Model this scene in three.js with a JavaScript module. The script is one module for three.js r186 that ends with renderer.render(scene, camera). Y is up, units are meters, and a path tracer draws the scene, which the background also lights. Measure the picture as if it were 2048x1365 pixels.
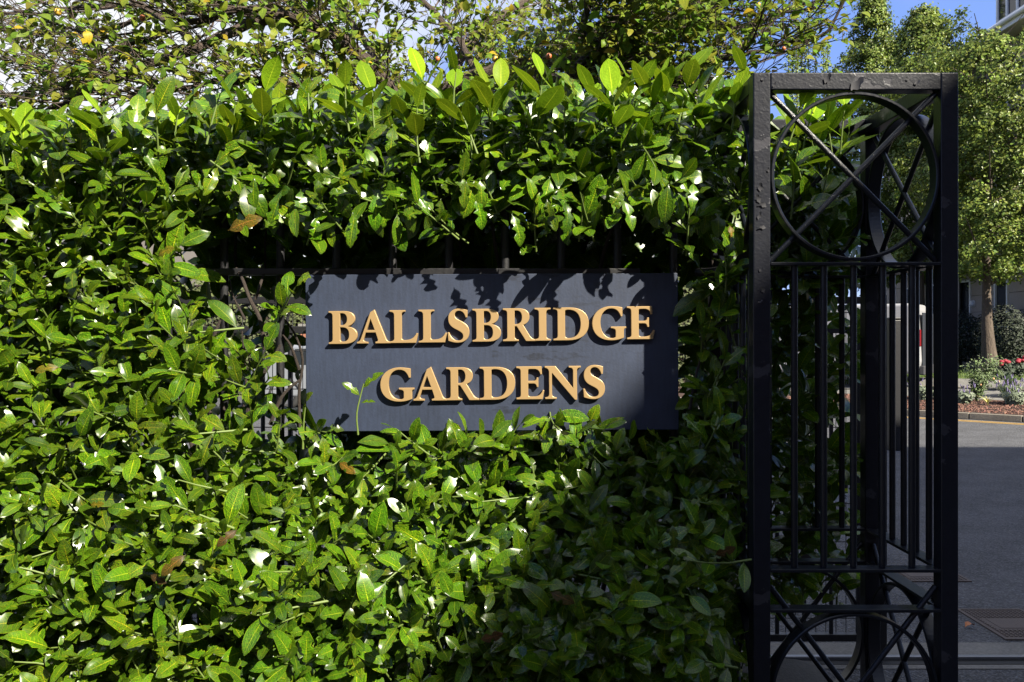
import * as THREE from 'three';
import { mergeGeometries } from 'three/addons/utils/BufferGeometryUtils.js';
import { RoundedBoxGeometry } from 'three/addons/geometries/RoundedBoxGeometry.js';

// ------------------------------------------------------------------ camera, sky, sun, exposure
const scene = new THREE.Scene();
const F = 1756, CX = 1024, CY = 674, EYE = 1.6;              // lens and eye level worked out from the photograph
const camera = new THREE.PerspectiveCamera(2 * Math.atan(682.5 / F) * 180 / Math.PI, 2048 / 1365, 0.05, 1500);
camera.position.set(0, EYE, 0);
camera.setViewOffset(2048, 1365, 0, 8.5, 2048, 1365);
const renderer = new THREE.WebGLRenderer();
renderer.toneMapping = THREE.LinearToneMapping;
renderer.toneMappingExposure = 3.4;
renderer.shadowMap.enabled = true;
const SUN = new THREE.Vector3(0.87, 0.96, 1).normalize();
const sun = new THREE.DirectionalLight(new THREE.Color(1, 0.92, 0.77), 5);
sun.position.copy(SUN).multiplyScalar(60);
sun.castShadow = true;
Object.assign(sun.shadow.camera, { left: -40, right: 40, top: 40, bottom: -40, near: 1, far: 160 });
sun.shadow.mapSize.set(4096, 4096);
scene.add(sun, sun.target);

// ------------------------------------------------------------------ small helpers
function rngOf(seed) { let a = seed >>> 0; return () => { a = (a + 0x6D2B79F5) | 0; let t = Math.imul(a ^ (a >>> 15), 1 | a); t = (t + Math.imul(t ^ (t >>> 7), 61 | t)) ^ t; return ((t ^ (t >>> 14)) >>> 0) / 4294967296; }; }
let rnd = rngOf(7);
const R = (a, b) => a + (b - a) * rnd();
const G = () => (rnd() + rnd() + rnd() + rnd() - 2) * 1.0;    // about -2..2, mostly within 1
const clamp = (x, a, b) => Math.min(b, Math.max(a, x));
const mix = (a, b, t) => a + (b - a) * t;
const smooth = (a, b, x) => { const t = clamp((x - a) / (b - a), 0, 1); return t * t * (3 - 2 * t); };
const V = (x, y, z) => new THREE.Vector3(x, y, z);
const at = (px, py, Z) => V((px - CX) * Z / F, EYE + (CY - py) * Z / F, -Z);
const hash = (x, y, s) => { let h = Math.imul(x, 374761393) + Math.imul(y, 668265263) + Math.imul(s, 974634777); h = Math.imul(h ^ (h >>> 13), 1274126177); return ((h ^ (h >>> 16)) >>> 0) / 4294967296; };
function vnoise(x, y, per, s) {                               // tileable value noise
  const xi = Math.floor(x), yi = Math.floor(y), fx = x - xi, fy = y - yi, u = fx * fx * (3 - 2 * fx), v = fy * fy * (3 - 2 * fy);
  const w = (a) => ((a % per) + per) % per;
  return mix(mix(hash(w(xi), w(yi), s), hash(w(xi + 1), w(yi), s), u), mix(hash(w(xi), w(yi + 1), s), hash(w(xi + 1), w(yi + 1), s), u), v);
}
function fbm(u, v, base, oct, s) { let a = 0, n = 0, k = 1, f = base; for (let i = 0; i < oct; i++) { a += k * vnoise(u * f, v * f, f, s + i); n += k; k *= 0.55; f *= 2; } return a / n; }
const toS = (c) => { c = clamp(c, 0, 1); return Math.round(255 * (c <= 0.0031308 ? 12.92 * c : 1.055 * Math.pow(c, 1 / 2.4) - 0.055)); };
function tex(w, h, fn, color = true) {                        // fn(u, v) -> linear [r, g, b] or a height
  const d = new Uint8Array(w * h * 4);
  for (let y = 0; y < h; y++) for (let x = 0; x < w; x++) {
    const c = fn((x + 0.5) / w, (y + 0.5) / h), o = (y * w + x) * 4;
    if (color) { d[o] = toS(c[0]); d[o + 1] = toS(c[1]); d[o + 2] = toS(c[2]); } else d[o] = d[o + 1] = d[o + 2] = Math.round(255 * clamp(c, 0, 1));
    d[o + 3] = 255;
  }
  const t = new THREE.DataTexture(d, w, h);
  t.wrapS = t.wrapT = THREE.RepeatWrapping; t.magFilter = THREE.LinearFilter; t.minFilter = THREE.LinearMipmapLinearFilter; t.generateMipmaps = true;
  if (color) t.colorSpace = THREE.SRGBColorSpace;
  t.needsUpdate = true;
  return t;
}
const rep = (t, x, y = x) => { const c = t.clone(); c.repeat.set(x, y); c.needsUpdate = true; return c; };
const lin = (r, g, b) => new THREE.Color().setRGB(r, g, b);
const ALB = 0.68;                                             // one calibration of all base colours to the exposure above
const std = (c, o = {}) => new THREE.MeshStandardMaterial({ color: lin(c[0] * ALB, c[1] * ALB, c[2] * ALB), roughness: 0.8, side: THREE.DoubleSide, ...o });
const phys = (c, o = {}) => new THREE.MeshPhysicalMaterial({ color: lin(c[0] * ALB, c[1] * ALB, c[2] * ALB), roughness: 0.8, side: THREE.DoubleSide, ...o });

// ------------------------------------------------------------------ sky: blue with broken white cloud
{
  const W = 1024, H = 512, d = new Float32Array(W * H * 4);
  for (let y = 0; y < H; y++) for (let x = 0; x < W; x++) {
    const el = ((y + 0.5) / H - 0.5) * Math.PI, az = ((x + 0.5) / W - 0.5) * 2 * Math.PI;   // az = atan2(z, x)
    const s = Math.max(0, Math.sin(el)), o = (y * W + x) * 4;
    const k = Math.pow(1 - s, 1.7);
    let c = [mix(0.062, 0.33, k), mix(0.17, 0.50, k), mix(0.58, 0.95, k)];
    const hz = Math.pow(1 - s, 14); c = c.map((v, i) => mix(v, [0.52, 0.64, 0.88][i], hz * 0.7));
    // clouds on a flat layer
    const r = 1 / (s + 0.16), px = Math.cos(az) * Math.cos(el) * r * 0.09 + 0.37, py = Math.sin(az) * Math.cos(el) * r * 0.09 + 0.61;
    const n = fbm(px, py, 5, 6, 31) * 0.75 + fbm(px + 0.3, py, 17, 4, 77) * 0.25;
    const da = Math.atan2(Math.sin(az + 2.12), Math.cos(az + 2.12)), db = Math.atan2(Math.sin(az + 1.1), Math.cos(az + 1.1)), clear = Math.exp(-Math.pow(db / 0.5, 2)) * 0.10, side = Math.exp(-Math.pow(da / 0.5, 2));                            // more cloud towards the left of the view
    const cl = smooth(0.51 - 0.36 * side + clear, 0.66 - 0.34 * side + clear, n) * smooth(-0.02, 0.06, el);
    const cb = mix(0.84, 0.97, smooth(0.45, 0.75, n));
    c = [mix(c[0], cb * 0.94, cl), mix(c[1], cb * 0.97, cl), mix(c[2], cb * 1.03, cl)];
    if (el < 0) c = [0.18, 0.19, 0.2];
    const SKY = 0.38; d[o] = c[0] * SKY; d[o + 1] = c[1] * SKY; d[o + 2] = c[2] * SKY; d[o + 3] = 1;
  }
  const t = new THREE.DataTexture(d, W, H, THREE.RGBAFormat, THREE.FloatType);
  t.mapping = THREE.EquirectangularReflectionMapping; t.magFilter = THREE.LinearFilter; t.needsUpdate = true;
  scene.background = t; scene.environment = t; scene.backgroundIntensity = 1; scene.environmentIntensity = 1;
}

// ------------------------------------------------------------------ object helpers
const used = new Map();
function numbered(n) { const k = used.get(n) ?? 0; used.set(n, k + 1); return k ? n + '_' + String(k).padStart(3, '0') : n; }
function tag(o, label, category, group, kind) { if (label) o.userData.label = label; if (category) o.userData.category = category; if (group) o.userData.group = group; if (kind) o.userData.kind = kind; return o; }
function thing(name, label, category, p = V(0, 0, 0), turn = 0, group) { const o = new THREE.Group(); o.name = numbered(name); o.position.copy(p); o.rotation.y = turn; scene.add(o); return tag(o, label, category, group); }
function mesh(name, geo, m, parent, p, turn) {
  const o = new THREE.Mesh(Array.isArray(geo) ? mergeGeometries(geo.map((g) => (g.index ? g.toNonIndexed() : g))) : geo, m);
  o.name = parent === scene ? numbered(name) : name; o.castShadow = o.receiveShadow = true;
  if (p) o.position.copy(p); if (turn) o.rotation.y = turn;
  parent.add(o); return o;
}
const struct = (name, geo, m, p) => tag(mesh(name, geo, m, scene, p), null, null, null, 'structure');
function metreUV(g, s = 1) {                                   // uv in metres by the way each face points
  if (g.index) g = g.toNonIndexed();
  const p = g.attributes.position, n = p.count, uv = new Float32Array(n * 2), a = V(), b = V(), c = V();
  for (let i = 0; i < n; i += 3) {
    a.fromBufferAttribute(p, i); b.fromBufferAttribute(p, i + 1); c.fromBufferAttribute(p, i + 2);
    const q = b.clone().sub(a).cross(c.clone().sub(a)), x = Math.abs(q.x), y = Math.abs(q.y), z = Math.abs(q.z);
    for (let k = 0; k < 3; k++) {
      const v = [a, b, c][k], o = (i + k) * 2;
      if (x >= y && x >= z) { uv[o] = v.z * s; uv[o + 1] = v.y * s; } else if (y >= z) { uv[o] = v.x * s; uv[o + 1] = v.z * s; } else { uv[o] = v.x * s; uv[o + 1] = v.y * s; }
    }
  }
  g.setAttribute('uv', new THREE.BufferAttribute(uv, 2)); return g;
}
function box(w, h, d, x = 0, y = 0, z = 0, r = 0) {            // centred on x, z; standing on y
  const g = r ? new RoundedBoxGeometry(w, h, d, 2, r) : new THREE.BoxGeometry(w, h, d);
  g.translate(x, y + h / 2, z); return metreUV(g);
}
function tube(pts, r0, r1, sides = 6, cap = false) {           // tapered tube along points; uv: around, metres along
  const n = pts.length, pos = [], uv = [], idx = [];
  const t = V(), nrm = V(0, 1, 0), bin = V(); let len = 0;
  for (let i = 0; i < n; i++) {
    t.subVectors(pts[Math.min(n - 1, i + 1)], pts[Math.max(0, i - 1)]).normalize();
    if (i === 0) nrm.copy(Math.abs(t.y) > 0.9 ? V(1, 0, 0) : V(0, 1, 0));
    nrm.addScaledVector(t, -nrm.dot(t)).normalize(); bin.crossVectors(t, nrm);
    if (i) len += pts[i].distanceTo(pts[i - 1]);
    const r = typeof r1 === 'function' ? r1(i / (n - 1)) : mix(r0, r1, i / (n - 1));
    for (let k = 0; k <= sides; k++) {
      const a = k / sides * Math.PI * 2, c = Math.cos(a) * r, s = Math.sin(a) * r;
      pos.push(pts[i].x + nrm.x * c + bin.x * s, pts[i].y + nrm.y * c + bin.y * s, pts[i].z + nrm.z * c + bin.z * s); uv.push(k / sides, len);
      if (i && k) { const q = i * (sides + 1) + k; idx.push(q - 1, q, q - sides - 2, q, q - sides - 1, q - sides - 2); }
    }
  }
  const g = new THREE.BufferGeometry();
  g.setAttribute('position', new THREE.Float32BufferAttribute(pos, 3)); g.setAttribute('uv', new THREE.Float32BufferAttribute(uv, 2)); g.setIndex(idx);
  if (cap) { const m = (n - 1) * (sides + 1); for (let k = 1; k < sides - 1; k++) { idx.push(0, k, k + 1); idx.push(m, m + k + 1, m + k); } g.setIndex(idx); }
  g.computeVertexNormals(); return g;
}
const rod = (a, b, r, sides = 10) => tube([a, b], r, r, sides, true);
function spline(pts, n) { return new THREE.CatmullRomCurve3(pts).getPoints(n); }

// ------------------------------------------------------------------ procedural materials
const T = {};
T.grain = tex(512, 512, (u, v) => 0.55 * fbm(u, v, 96, 3, 3) + 0.45 * fbm(u, v, 12, 4, 9), false);
T.paint = tex(512, 512, (u, v) => 0.45 + 0.5 * (fbm(u, v, 110, 2, 21) - 0.5) + 0.2 * smooth(0.70, 0.8, fbm(u, v, 60, 2, 25)) - (fbm(u, v, 10, 5, 40) > 0.70 ? 0.4 : 0), false);
T.chip = tex(512, 512, (u, v) => { const n = fbm(u, v, 10, 5, 40), k = n > 0.70 ? 1 : 0, m = fbm(u, v, 40, 3, 44); return k ? [0.04 + m * 0.02, 0.037 + m * 0.02, 0.038 + m * 0.02] : [0.010 + 0.006 * m, 0.011 + 0.006 * m, 0.014 + 0.008 * m]; });
T.asphalt = tex(512, 512, (u, v) => { const a = fbm(u, v, 128, 2, 51), b = fbm(u, v, 6, 4, 55), k = 0.04 + 0.17 * Math.pow(a, 2.4) + 0.06 * (b - 0.5); return [k, k * 1.02, k * 1.12]; });
T.asphaltBump = tex(512, 512, (u, v) => fbm(u, v, 128, 2, 51), false);
T.concrete = tex(512, 512, (u, v) => { const a = fbm(u, v, 90, 3, 61), b = fbm(u, v, 5, 5, 63), k = 0.17 + 0.16 * a + 0.16 * (b - 0.5); return [k, k * 0.96, k * 0.88]; });
T.render = tex(256, 256, (u, v) => { const k = 0.9 + 0.2 * (fbm(u, v, 64, 3, 71) - 0.5) + 0.12 * (fbm(u, v, 4, 4, 73) - 0.5); return [k, k, k]; });
T.bark = tex(256, 512, (u, v) => { const a = fbm(u * 1, v * 0.35 + 0.2 * fbm(u, v, 8, 3, 84), 24, 4, 81), k = 0.35 + 0.9 * a; return [k, k * 0.95, k * 0.9]; });
T.barkBump = tex(256, 512, (u, v) => fbm(u, v * 0.35 + 0.2 * fbm(u, v, 8, 3, 84), 24, 4, 81), false);
T.sign = tex(1024, 512, (u, v) => {
  const st = fbm(u, v * 0.06, 220, 3, 91), bl = fbm(u, v, 5, 5, 93), fine = fbm(u, v, 200, 2, 95);
  let k = 0.8 + 0.36 * (st - 0.5) + 0.34 * (bl - 0.5) + 0.14 * (fine - 0.5);
  const scuff = fbm(u * 1.3, v * 2.2, 14, 5, 97); k -= 0.35 * smooth(0.60, 0.72, scuff) * smooth(0.5, 0.1, u);
  k += fbm(u, v, 230, 1, 99) > 0.975 ? 0.6 : 0;
  return [k, k, k * 1.0];
});
T.mulch = tex(256, 256, (u, v) => { const a = fbm(u, v * 0.6, 60, 3, 101), k = 0.3 + 1.2 * a * a; return [0.12 * k, 0.06 * k, 0.04 * k]; });
T.slate = tex(256, 256, (u, v) => { const k = 0.75 + 0.5 * fbm(u, v, 24, 3, 111); return [k, k, k]; });

const M = {
  paint: phys([0.8, 0.85, 1], { map: T.chip, bumpMap: T.paint, bumpScale: 0.0006, roughness: 0.33, specularIntensity: 0.6 }),
  paintPlain: phys([0.008, 0.010, 0.015], { bumpMap: T.paint, bumpScale: 0.0007, roughness: 0.3, specularIntensity: 0.7 }),
  flake: std([0.05, 0.05, 0.056], { roughness: 0.5 }),
  rail: std([0.012, 0.012, 0.014], { bumpMap: T.grain, bumpScale: 0.0012, roughness: 0.42 }),
  sign: std([0.029, 0.042, 0.080], { map: rep(T.sign, 0.9, 1.9), roughness: 0.5, bumpMap: rep(T.grain, 3), bumpScale: 0.0003 }),
  gold: std([0.45, 0.30, 0.135], { roughness: 0.42, metalness: 0.35, bumpMap: rep(T.grain, 8), bumpScale: 0.00008 }),
  asphalt: std([1, 1, 1], { map: rep(T.asphalt, 0.9), bumpMap: rep(T.asphaltBump, 0.9), bumpScale: 0.014, roughness: 0.9 }),
  concrete: std([0.7, 0.7, 0.7], { map: rep(T.concrete, 1.1), bumpMap: rep(T.grain, 3), bumpScale: 0.003, roughness: 0.92 }),
  slab: std([0.38, 0.38, 0.38], { map: rep(T.concrete, 1.1), bumpMap: rep(T.grain, 3), bumpScale: 0.003, roughness: 0.92 }),
  kerb: std([0.8, 0.74, 0.64], { map: rep(T.concrete, 0.9), bumpMap: rep(T.grain, 2), bumpScale: 0.003, roughness: 0.9 }),
  steel: std([0.30, 0.31, 0.33], { metalness: 0.8, roughness: 0.38, bumpMap: rep(T.grain, 4), bumpScale: 0.0006 }),
  iron: std([0.085, 0.06, 0.05], { map: rep(T.slate, 2), roughness: 0.7, bumpMap: rep(T.grain, 6), bumpScale: 0.001 }),
  yellow: std([0.62, 0.36, 0.06], { map: rep(T.render, 2), roughness: 0.8 }),
  wall: std([0.50, 0.43, 0.36], { map: rep(T.render, 0.8), roughness: 0.9, bumpMap: rep(T.grain, 3), bumpScale: 0.002 }),
  houseWall: std([0.17, 0.155, 0.14], { map: rep(T.render, 0.8), roughness: 0.9 }),
  paleWall: std([0.46, 0.46, 0.48], { map: rep(T.render, 0.8), roughness: 0.9 }),
  wallBack: std([0.16, 0.13, 0.11], { roughness: 0.95 }),
  whitePaint: std([1.0, 1.0, 0.98], { roughness: 0.5 }),
  glass: phys([0.02, 0.025, 0.03], { roughness: 0.05 }),
  slate: std([0.055, 0.06, 0.07], { map: rep(T.slate, 1), roughness: 0.6, bumpMap: rep(T.grain, 4), bumpScale: 0.003 }),
  brick: std([0.34, 0.14, 0.08], { map: rep(T.render, 1), roughness: 0.9 }),
  bark: std([0.125, 0.098, 0.076], { map: rep(T.bark, 2, 1.2), bumpMap: rep(T.barkBump, 2, 1.2), bumpScale: 0.02, roughness: 0.95 }),
  twig: std([0.15, 0.115, 0.095], { map: rep(T.bark, 1, 6), bumpMap: rep(T.barkBump, 1, 6), bumpScale: 0.004, roughness: 0.85 }),
  limb: std([0.105, 0.078, 0.062], { map: rep(T.bark, 2, 4), bumpMap: rep(T.barkBump, 2, 4), bumpScale: 0.01, roughness: 0.9 }),
  stem: std([0.13, 0.19, 0.035], { roughness: 0.6 }),
  wood: std([0.05, 0.036, 0.028], { map: rep(T.bark, 1, 5), bumpMap: rep(T.barkBump, 1, 5), bumpScale: 0.005, roughness: 0.9 }),
  mulch: std([1, 1, 1], { map: rep(T.mulch, 1.5), bumpMap: rep(T.grain, 3), bumpScale: 0.03, roughness: 0.95 }),
  grass: std([0.09, 0.15, 0.02], { map: rep(T.render, 2), roughness: 0.9 }),
  soil: std([0.06, 0.045, 0.035], { bumpMap: rep(T.grain, 2), bumpScale: 0.03, roughness: 0.98 }),
  rubber: std([0.02, 0.02, 0.02], { roughness: 0.8 }),
};

// ------------------------------------------------------------------ ground and road
{
  const g = new THREE.PlaneGeometry(1200, 1200, 1, 1).rotateX(-Math.PI / 2);
  struct('road', metreUV(g), M.asphalt, V(0, 0, -300));
  // strip of concrete with the steel track of the sliding gate
  struct('concrete_strip', box(12, 0.004, 0.36, 4.4, 0, -4.40), M.concrete);
  const tr = thing('gate_track', 'thin steel rail set in the concrete strip across the driveway', 'rail track', V(0, 0, 0));
  mesh('rail', box(12, 0.022, 0.028, 4.4, 0.004, -4.335, 0.006), M.steel, tr);
  mesh('rail_bed', box(12, 0.003, 0.05, 4.4, 0.004, -4.296), M.rubber, tr);
  // soil under the hedge, paving in front of it
  struct('soil', box(7, 0.06, 1.1, -2.3, 0, -2.75), M.soil);
  const pv = struct('pavement', box(16, 0.05, 4.2, 0, 0.0, 0.05), M.wallBack);
  for (let i = 0; i < 26; i++) for (let j = 0; j < 7; j++) mesh('paving_slab', box(0.592, 0.06, 0.592, -7.7 + i * 0.6, 0, 1.85 - j * 0.6, 0.006), M.slab, pv);
}
// far kerb line and the bank behind it: u runs along the kerb (left and away), w across it (away)
const KT = V(-0.743, 0, -0.669), KN = V(0.669, 0, -0.743), KP = V(8.73, 0, -17.1);
const bank = (u, w, h) => KP.clone().addScaledVector(KT, u).addScaledVector(KN, w).setY(h);
const bankH = (w) => (w < 0.13 ? 0 : w < 2 ? mix(0.12, 0.25, (w - 0.13) / 1.87) : w < 4.2 ? mix(0.25, 0.5, (w - 2) / 2.2) : w < 7 ? mix(0.5, 0.8, (w - 4.2) / 2.8) : 0.8);
const bankHAt = (x, Z) => { const w = (x - KP.x) * KN.x + (-Z - KP.z) * KN.z; return bankH(w); };
function strip(w0, w1, h0, h1, u0, u1, n = 40, bump = 0) {
  const pos = [], idx = [], rows = 4;
  for (let i = 0; i <= n; i++) for (let j = 0; j <= rows; j++) { const w = mix(w0, w1, j / rows), p = bank(mix(u0, u1, i / n), w, mix(h0, h1, j / rows) + (bump ? R(-bump, bump) : 0)); pos.push(p.x, p.y, p.z); if (i && j) { const q = i * (rows + 1) + j; idx.push(q, q - 1, q - rows - 2, q, q - rows - 2, q - rows - 1); } }
  const g = new THREE.BufferGeometry(); g.setAttribute('position', new THREE.Float32BufferAttribute(pos, 3)); g.setIndex(idx); g.computeVertexNormals();
  const g2 = metreUV(g.clone()); const nn = g.toNonIndexed().attributes.normal; g2.setAttribute('normal', nn); return g2;
}
{
  const turn = Math.atan2(-KT.z, KT.x);
  const k = new THREE.Group(); k.name = 'kerb'; k.userData.kind = 'structure'; scene.add(k);
  for (let i = -9; i < 26; i++) { const m = mesh('kerb_stone', box(0.9, 0.125 + R(-0.004, 0.004), 0.125, 0, 0, 0, 0.012), M.kerb, k, bank(i * 0.915 + 0.30, 0.065, 0)); m.rotation.y = turn + R(-0.004, 0.004); }
  struct('flower_bed', strip(0.13, 2.2, 0.11, 0.26, -9, 24, 160, 0.012), M.mulch);
  struct('path_edging', strip(3.45, 3.6, 0.43, 0.45, -9, 24), M.kerb);
  struct('path', strip(2.2, 4.9, 0.255, 0.57, -9, 24), M.concrete);
  struct('lawn', strip(4.9, 22, 0.57, 0.85, -9, 34), M.grass);
  for (const [a, b] of [[-0.33, -0.25], [-0.52, -0.44]]) struct('road_marking', strip(a, b, 0.004, 0.004, -10, 26), M.yellow);
  // mulch chips and lawn blades, uncountable
  const chip = new THREE.BoxGeometry(0.035, 0.008, 0.014), chips = new THREE.InstancedMesh(chip, std([0.17, 0.085, 0.058], { roughness: 0.9 }), 5000), m4 = new THREE.Matrix4(), q = new THREE.Quaternion(), e = new THREE.Euler();
  for (let i = 0; i < 5000; i++) { const w = R(0.2, 2.0), p = bank(R(-2.5, 4), w, bankH(w) + 0.004); q.setFromEuler(e.set(R(-0.5, 0.5), R(0, 6.3), R(-0.5, 0.5))); m4.compose(p, q, V(R(0.5, 1.6), 1, R(0.5, 1.5))); chips.setMatrixAt(i, m4); const c = R(0.4, 1.9); chips.setColorAt(i, lin(c, c * R(0.85, 1.1), c)); }
  chips.name = 'bark_chips'; tag(chips, 'brown bark chips spread over the flower bed', 'bark chips', null, 'stuff'); scene.add(chips);
  const bl = new THREE.BufferGeometry(); bl.setAttribute('position', new THREE.Float32BufferAttribute([-0.006, 0, 0, 0.006, 0, 0, 0, 0.06, 0.012], 3)); bl.computeVertexNormals();
  const gr = new THREE.InstancedMesh(bl, phys([0.13, 0.22, 0.03], { roughness: 0.9, transmission: 0.3, thickness: 0 }), 24000);
  for (let i = 0; i < 24000; i++) { const w = R(4.9, 8.2), p = bank(R(-3, 6), w, mix(0.57, 0.85, (w - 4.9) / 17.1)); q.setFromEuler(e.set(R(-0.5, 0.5), R(0, 6.3), R(-0.5, 0.5))); const s = R(0.7, 1.6); m4.compose(p, q, V(s * 1.6, s, s)); gr.setMatrixAt(i, m4); const c = R(0.6, 1.3); gr.setColorAt(i, lin(c * R(0.8, 1.3), c, c)); }
  gr.name = 'grass'; tag(gr, 'short grass on the bank behind the flower bed', 'grass', null, 'stuff'); scene.add(gr);
}

// ------------------------------------------------------------------ the sign and its letters
const GLYPH = {
  B: ['M0,0 L0,5 C8,6 12,7 12,16 L12,84 C12,93 8,94 0,95 L0,100 L46,100 C66,100 80,92 80,77 C80,63 68,56 58,53 C76,50 87,41 87,27 C87,9 70,0 48,0', 'M35,92 L35,57 L40,57 C50,57 56,64 56,75 C56,87 50,93 41,93 C38,93 36.5,92.5 35,92', 'M35,50 L35,14 C35,9 38,7 43,7 C56,7 62,15 62,28 C62,43 55,50 42,50'],
  A: ['M0,0 L0,5 C6,6 9,8 12,15 L41,95 L54,103 L89,14 C92,8 95,6 102,5 L102,0 L56,0 L56,5 C63,6 65,8 63,14 L57,33 L27,33 L21,15 C19,9 21,6 34,5 L34,0', 'M30,41 L54,41 L42,75'],
  L: ['M0,0 L0,5 C9,6 14,7 14,16 L14,84 C14,93 9,94 0,95 L0,100 L48,100 L48,95 C40,94 37,93 37,84 L37,16 C37,11 40,9 46,9 C64,9 74,14 82,30 L87,29 L80,0'],
  S: ['M2,30 L7,30 C12,14 22,5 34,5 C43,5 49,10 49,18 C49,27 42,31 29,38 C12,46 4,55 4,72 C4,91 18,102 37,102 C46,102 53,100 63,97 L62,75 L57,74 C54,87 47,95 37,95 C29,95 24,90 24,83 C24,74 31,70 43,64 C60,55 68,46 68,30 C68,10 53,-2 33,-2 C22,-2 13,1 4,4'],
  R: ['M0,0 L0,5 C9,6 13,7 13,16 L13,84 C13,93 9,94 0,95 L0,100 L46,100 C68,100 81,91 81,74 C81,61 73,53 62,49 L82,16 C87,9 92,6 100,5 L100,0 L70,0 L42,45 L36,45 L36,16 C36,7 40,6 48,5 L48,0', 'M36,92 L36,52 L41,52 C52,52 58,60 58,73 C58,87 51,93 42,93 C39,93 37.5,92.7 36,92'],
  I: ['M0,0 L0,5 C9,6 13,7 13,16 L13,84 C13,93 9,94 0,95 L0,100 L49,100 L49,95 C40,94 36,93 36,84 L36,16 C36,7 40,6 49,5 L49,0'],
  D: ['M0,0 L0,5 C9,6 13,7 13,16 L13,84 C13,93 9,94 0,95 L0,100 L48,100 C86,100 108,82 108,52 C108,18 84,0 46,0', 'M36,90 L36,15 C36,9 40,7 47,7 C71,7 83,24 83,50 C83,78 70,93 46,93 C42,93 39,92.5 36,90'],
  G: ['M92,98 L92,71 L87,70 C82,86 73,95 58,95 C38,95 25,78 25,53 C25,24 39,5 60,5 C66,5 71,7 71,12 L71,26 C71,32 67,34 56,35 L56,40 L103,40 L103,35 C97,34 96,32 96,26 L96,6 C85,1 72,-2 58,-2 C22,-2 0,19 0,50 C0,82 25,102 58,102 C72,102 82,100 92,98'],
  E: ['M0,0 L0,5 C9,6 13,7 13,16 L13,84 C13,93 9,94 0,95 L0,100 L77,100 L78,76 L73,75 C70,88 64,92 52,92 L42,92 C38,92 36,91 36,87 L36,56 L50,56 C58,56 60,58 62,66 L67,66 L67,37 L62,37 C60,46 58,48 50,48 L36,48 L36,15 C36,10 38,8 44,8 L52,8 C66,8 74,13 80,28 L85,27 L79,0'],
  N: ['M0,0 L0,5 C8,6 12,8 12,17 L12,84 C10,91 6,94 -1,95 L-1,100 L32,100 L85,33 L85,84 C85,93 81,94 72,95 L72,100 L109,100 L109,95 C101,94 97,93 97,84 L97,-3 L90,-3 L21,80 L21,17 C21,8 25,6 35,5 L35,0'],
};
function trace(p, s) { for (const k of p.split(/(?=[MLC])/)) { const n = k.slice(1).trim().split(/[ ,]+/).map(Number); if (k[0] === 'M') s.moveTo(n[0], n[1]); else if (k[0] === 'L') s.lineTo(n[0], n[1]); else s.bezierCurveTo(...n); } s.closePath(); return s; }
const ZS = 2.55;                                              // the face of the sign
{
  const mid = at(984, 705, ZS), t = thing('sign_board', 'dark slate sign board with raised golden serif letters on the railing', 'sign', V(mid.x, mid.y, mid.z));
  t.rotation.z = 0.005;
  const k = ZS / F, W = 746 * k, Hh = 314 * k;
  const pg = new RoundedBoxGeometry(W, Hh, 0.028, 2, 0.002).translate(0, 0, -0.014);
  mesh('panel', metreUV(pg), M.sign, t);
  const cap = 66 * (ZS - 0.017) / F / 100;
  const place = (word, xs, x0, y0, x1, y1) => [...word].forEach((c, i) => {
    const sh = trace(GLYPH[c][0], new THREE.Shape()); for (const h of GLYPH[c].slice(1)) sh.holes.push(trace(h, new THREE.Path()));
    const g = new THREE.ExtrudeGeometry(sh, { depth: 14, bevelEnabled: true, bevelThickness: 1.6, bevelSize: 1.2, bevelOffset: -1.2, bevelSegments: 2, curveSegments: 10 });
    const d = 0.0155 / 17.2;
    g.scale(cap, cap, d); g.translate(0, 0, 1.6 * d + 0.0015);
    const px = xs[i], py = mix(y0, y1, (px - x0) / (x1 - x0)), p = at(px, py, ZS - 0.017);
    const m = mesh('letter', metreUV(g), M.gold, t, V(p.x - mid.x, p.y - mid.y, 0)); m.rotation.z = 0.004;
  });
  place('BALLSBRIDGE', [657, 713.5, 779, 837, 894, 945, 1006, 1069.5, 1107, 1185, 1254.5], 657, 687, 1310, 680);
  place('GARDENS', [760, 826, 892, 959, 1032.5, 1090, 1165], 760, 802, 1210, 798.5);
}

// ------------------------------------------------------------------ iron railing that carries the sign
const ZR = 2.63;
{
  const t = thing('railing', 'black iron railing running through the hedge behind the sign', 'railing');
  const yr = at(0, 545, ZR).y, zr = -ZR;
  mesh('rail', box(3.45, 0.02, 0.045, at(420, 0, ZR).x - 0.44, yr - 0.01, zr + 0.01, 0.003), M.rail, t);
  { const a = at(1392, 545, ZR), pts = spline([a, at(1425, 544, ZR - 0.03), at(1455, 536, ZR - 0.06), at(1478, 527, ZR - 0.1), at(1500, 523, ZR - 0.14)], 12); mesh('rail_end', tube(pts, 0.013, 0.012, 8, true), M.rail, t); }
  mesh('rail', box(3.45, 0.02, 0.04, at(420, 0, ZR).x - 0.44, 0.16, zr, 0.003), M.rail, t);
  for (let i = -9; i < 9; i++) {
    const x = at(448 + i * 112.4, 0, ZR).x; if (x > at(1400, 0, ZR).x) continue;
    const top = 2.05;
    mesh('bar', tube([V(x, 0.05, zr), V(x, top - 0.07, zr)], 0.0125, 0.0125, 10, true), M.rail, t);
    mesh('finial', new THREE.LatheGeometry([[0, 0], [0.016, 0.0], [0.018, 0.012], [0.02, 0.03], [0.012, 0.055], [0.001, 0.1]].map(([a, b]) => new THREE.Vector2(a, b)), 10).translate(x, top - 0.07, zr), M.rail, t);
  }
}

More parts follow.
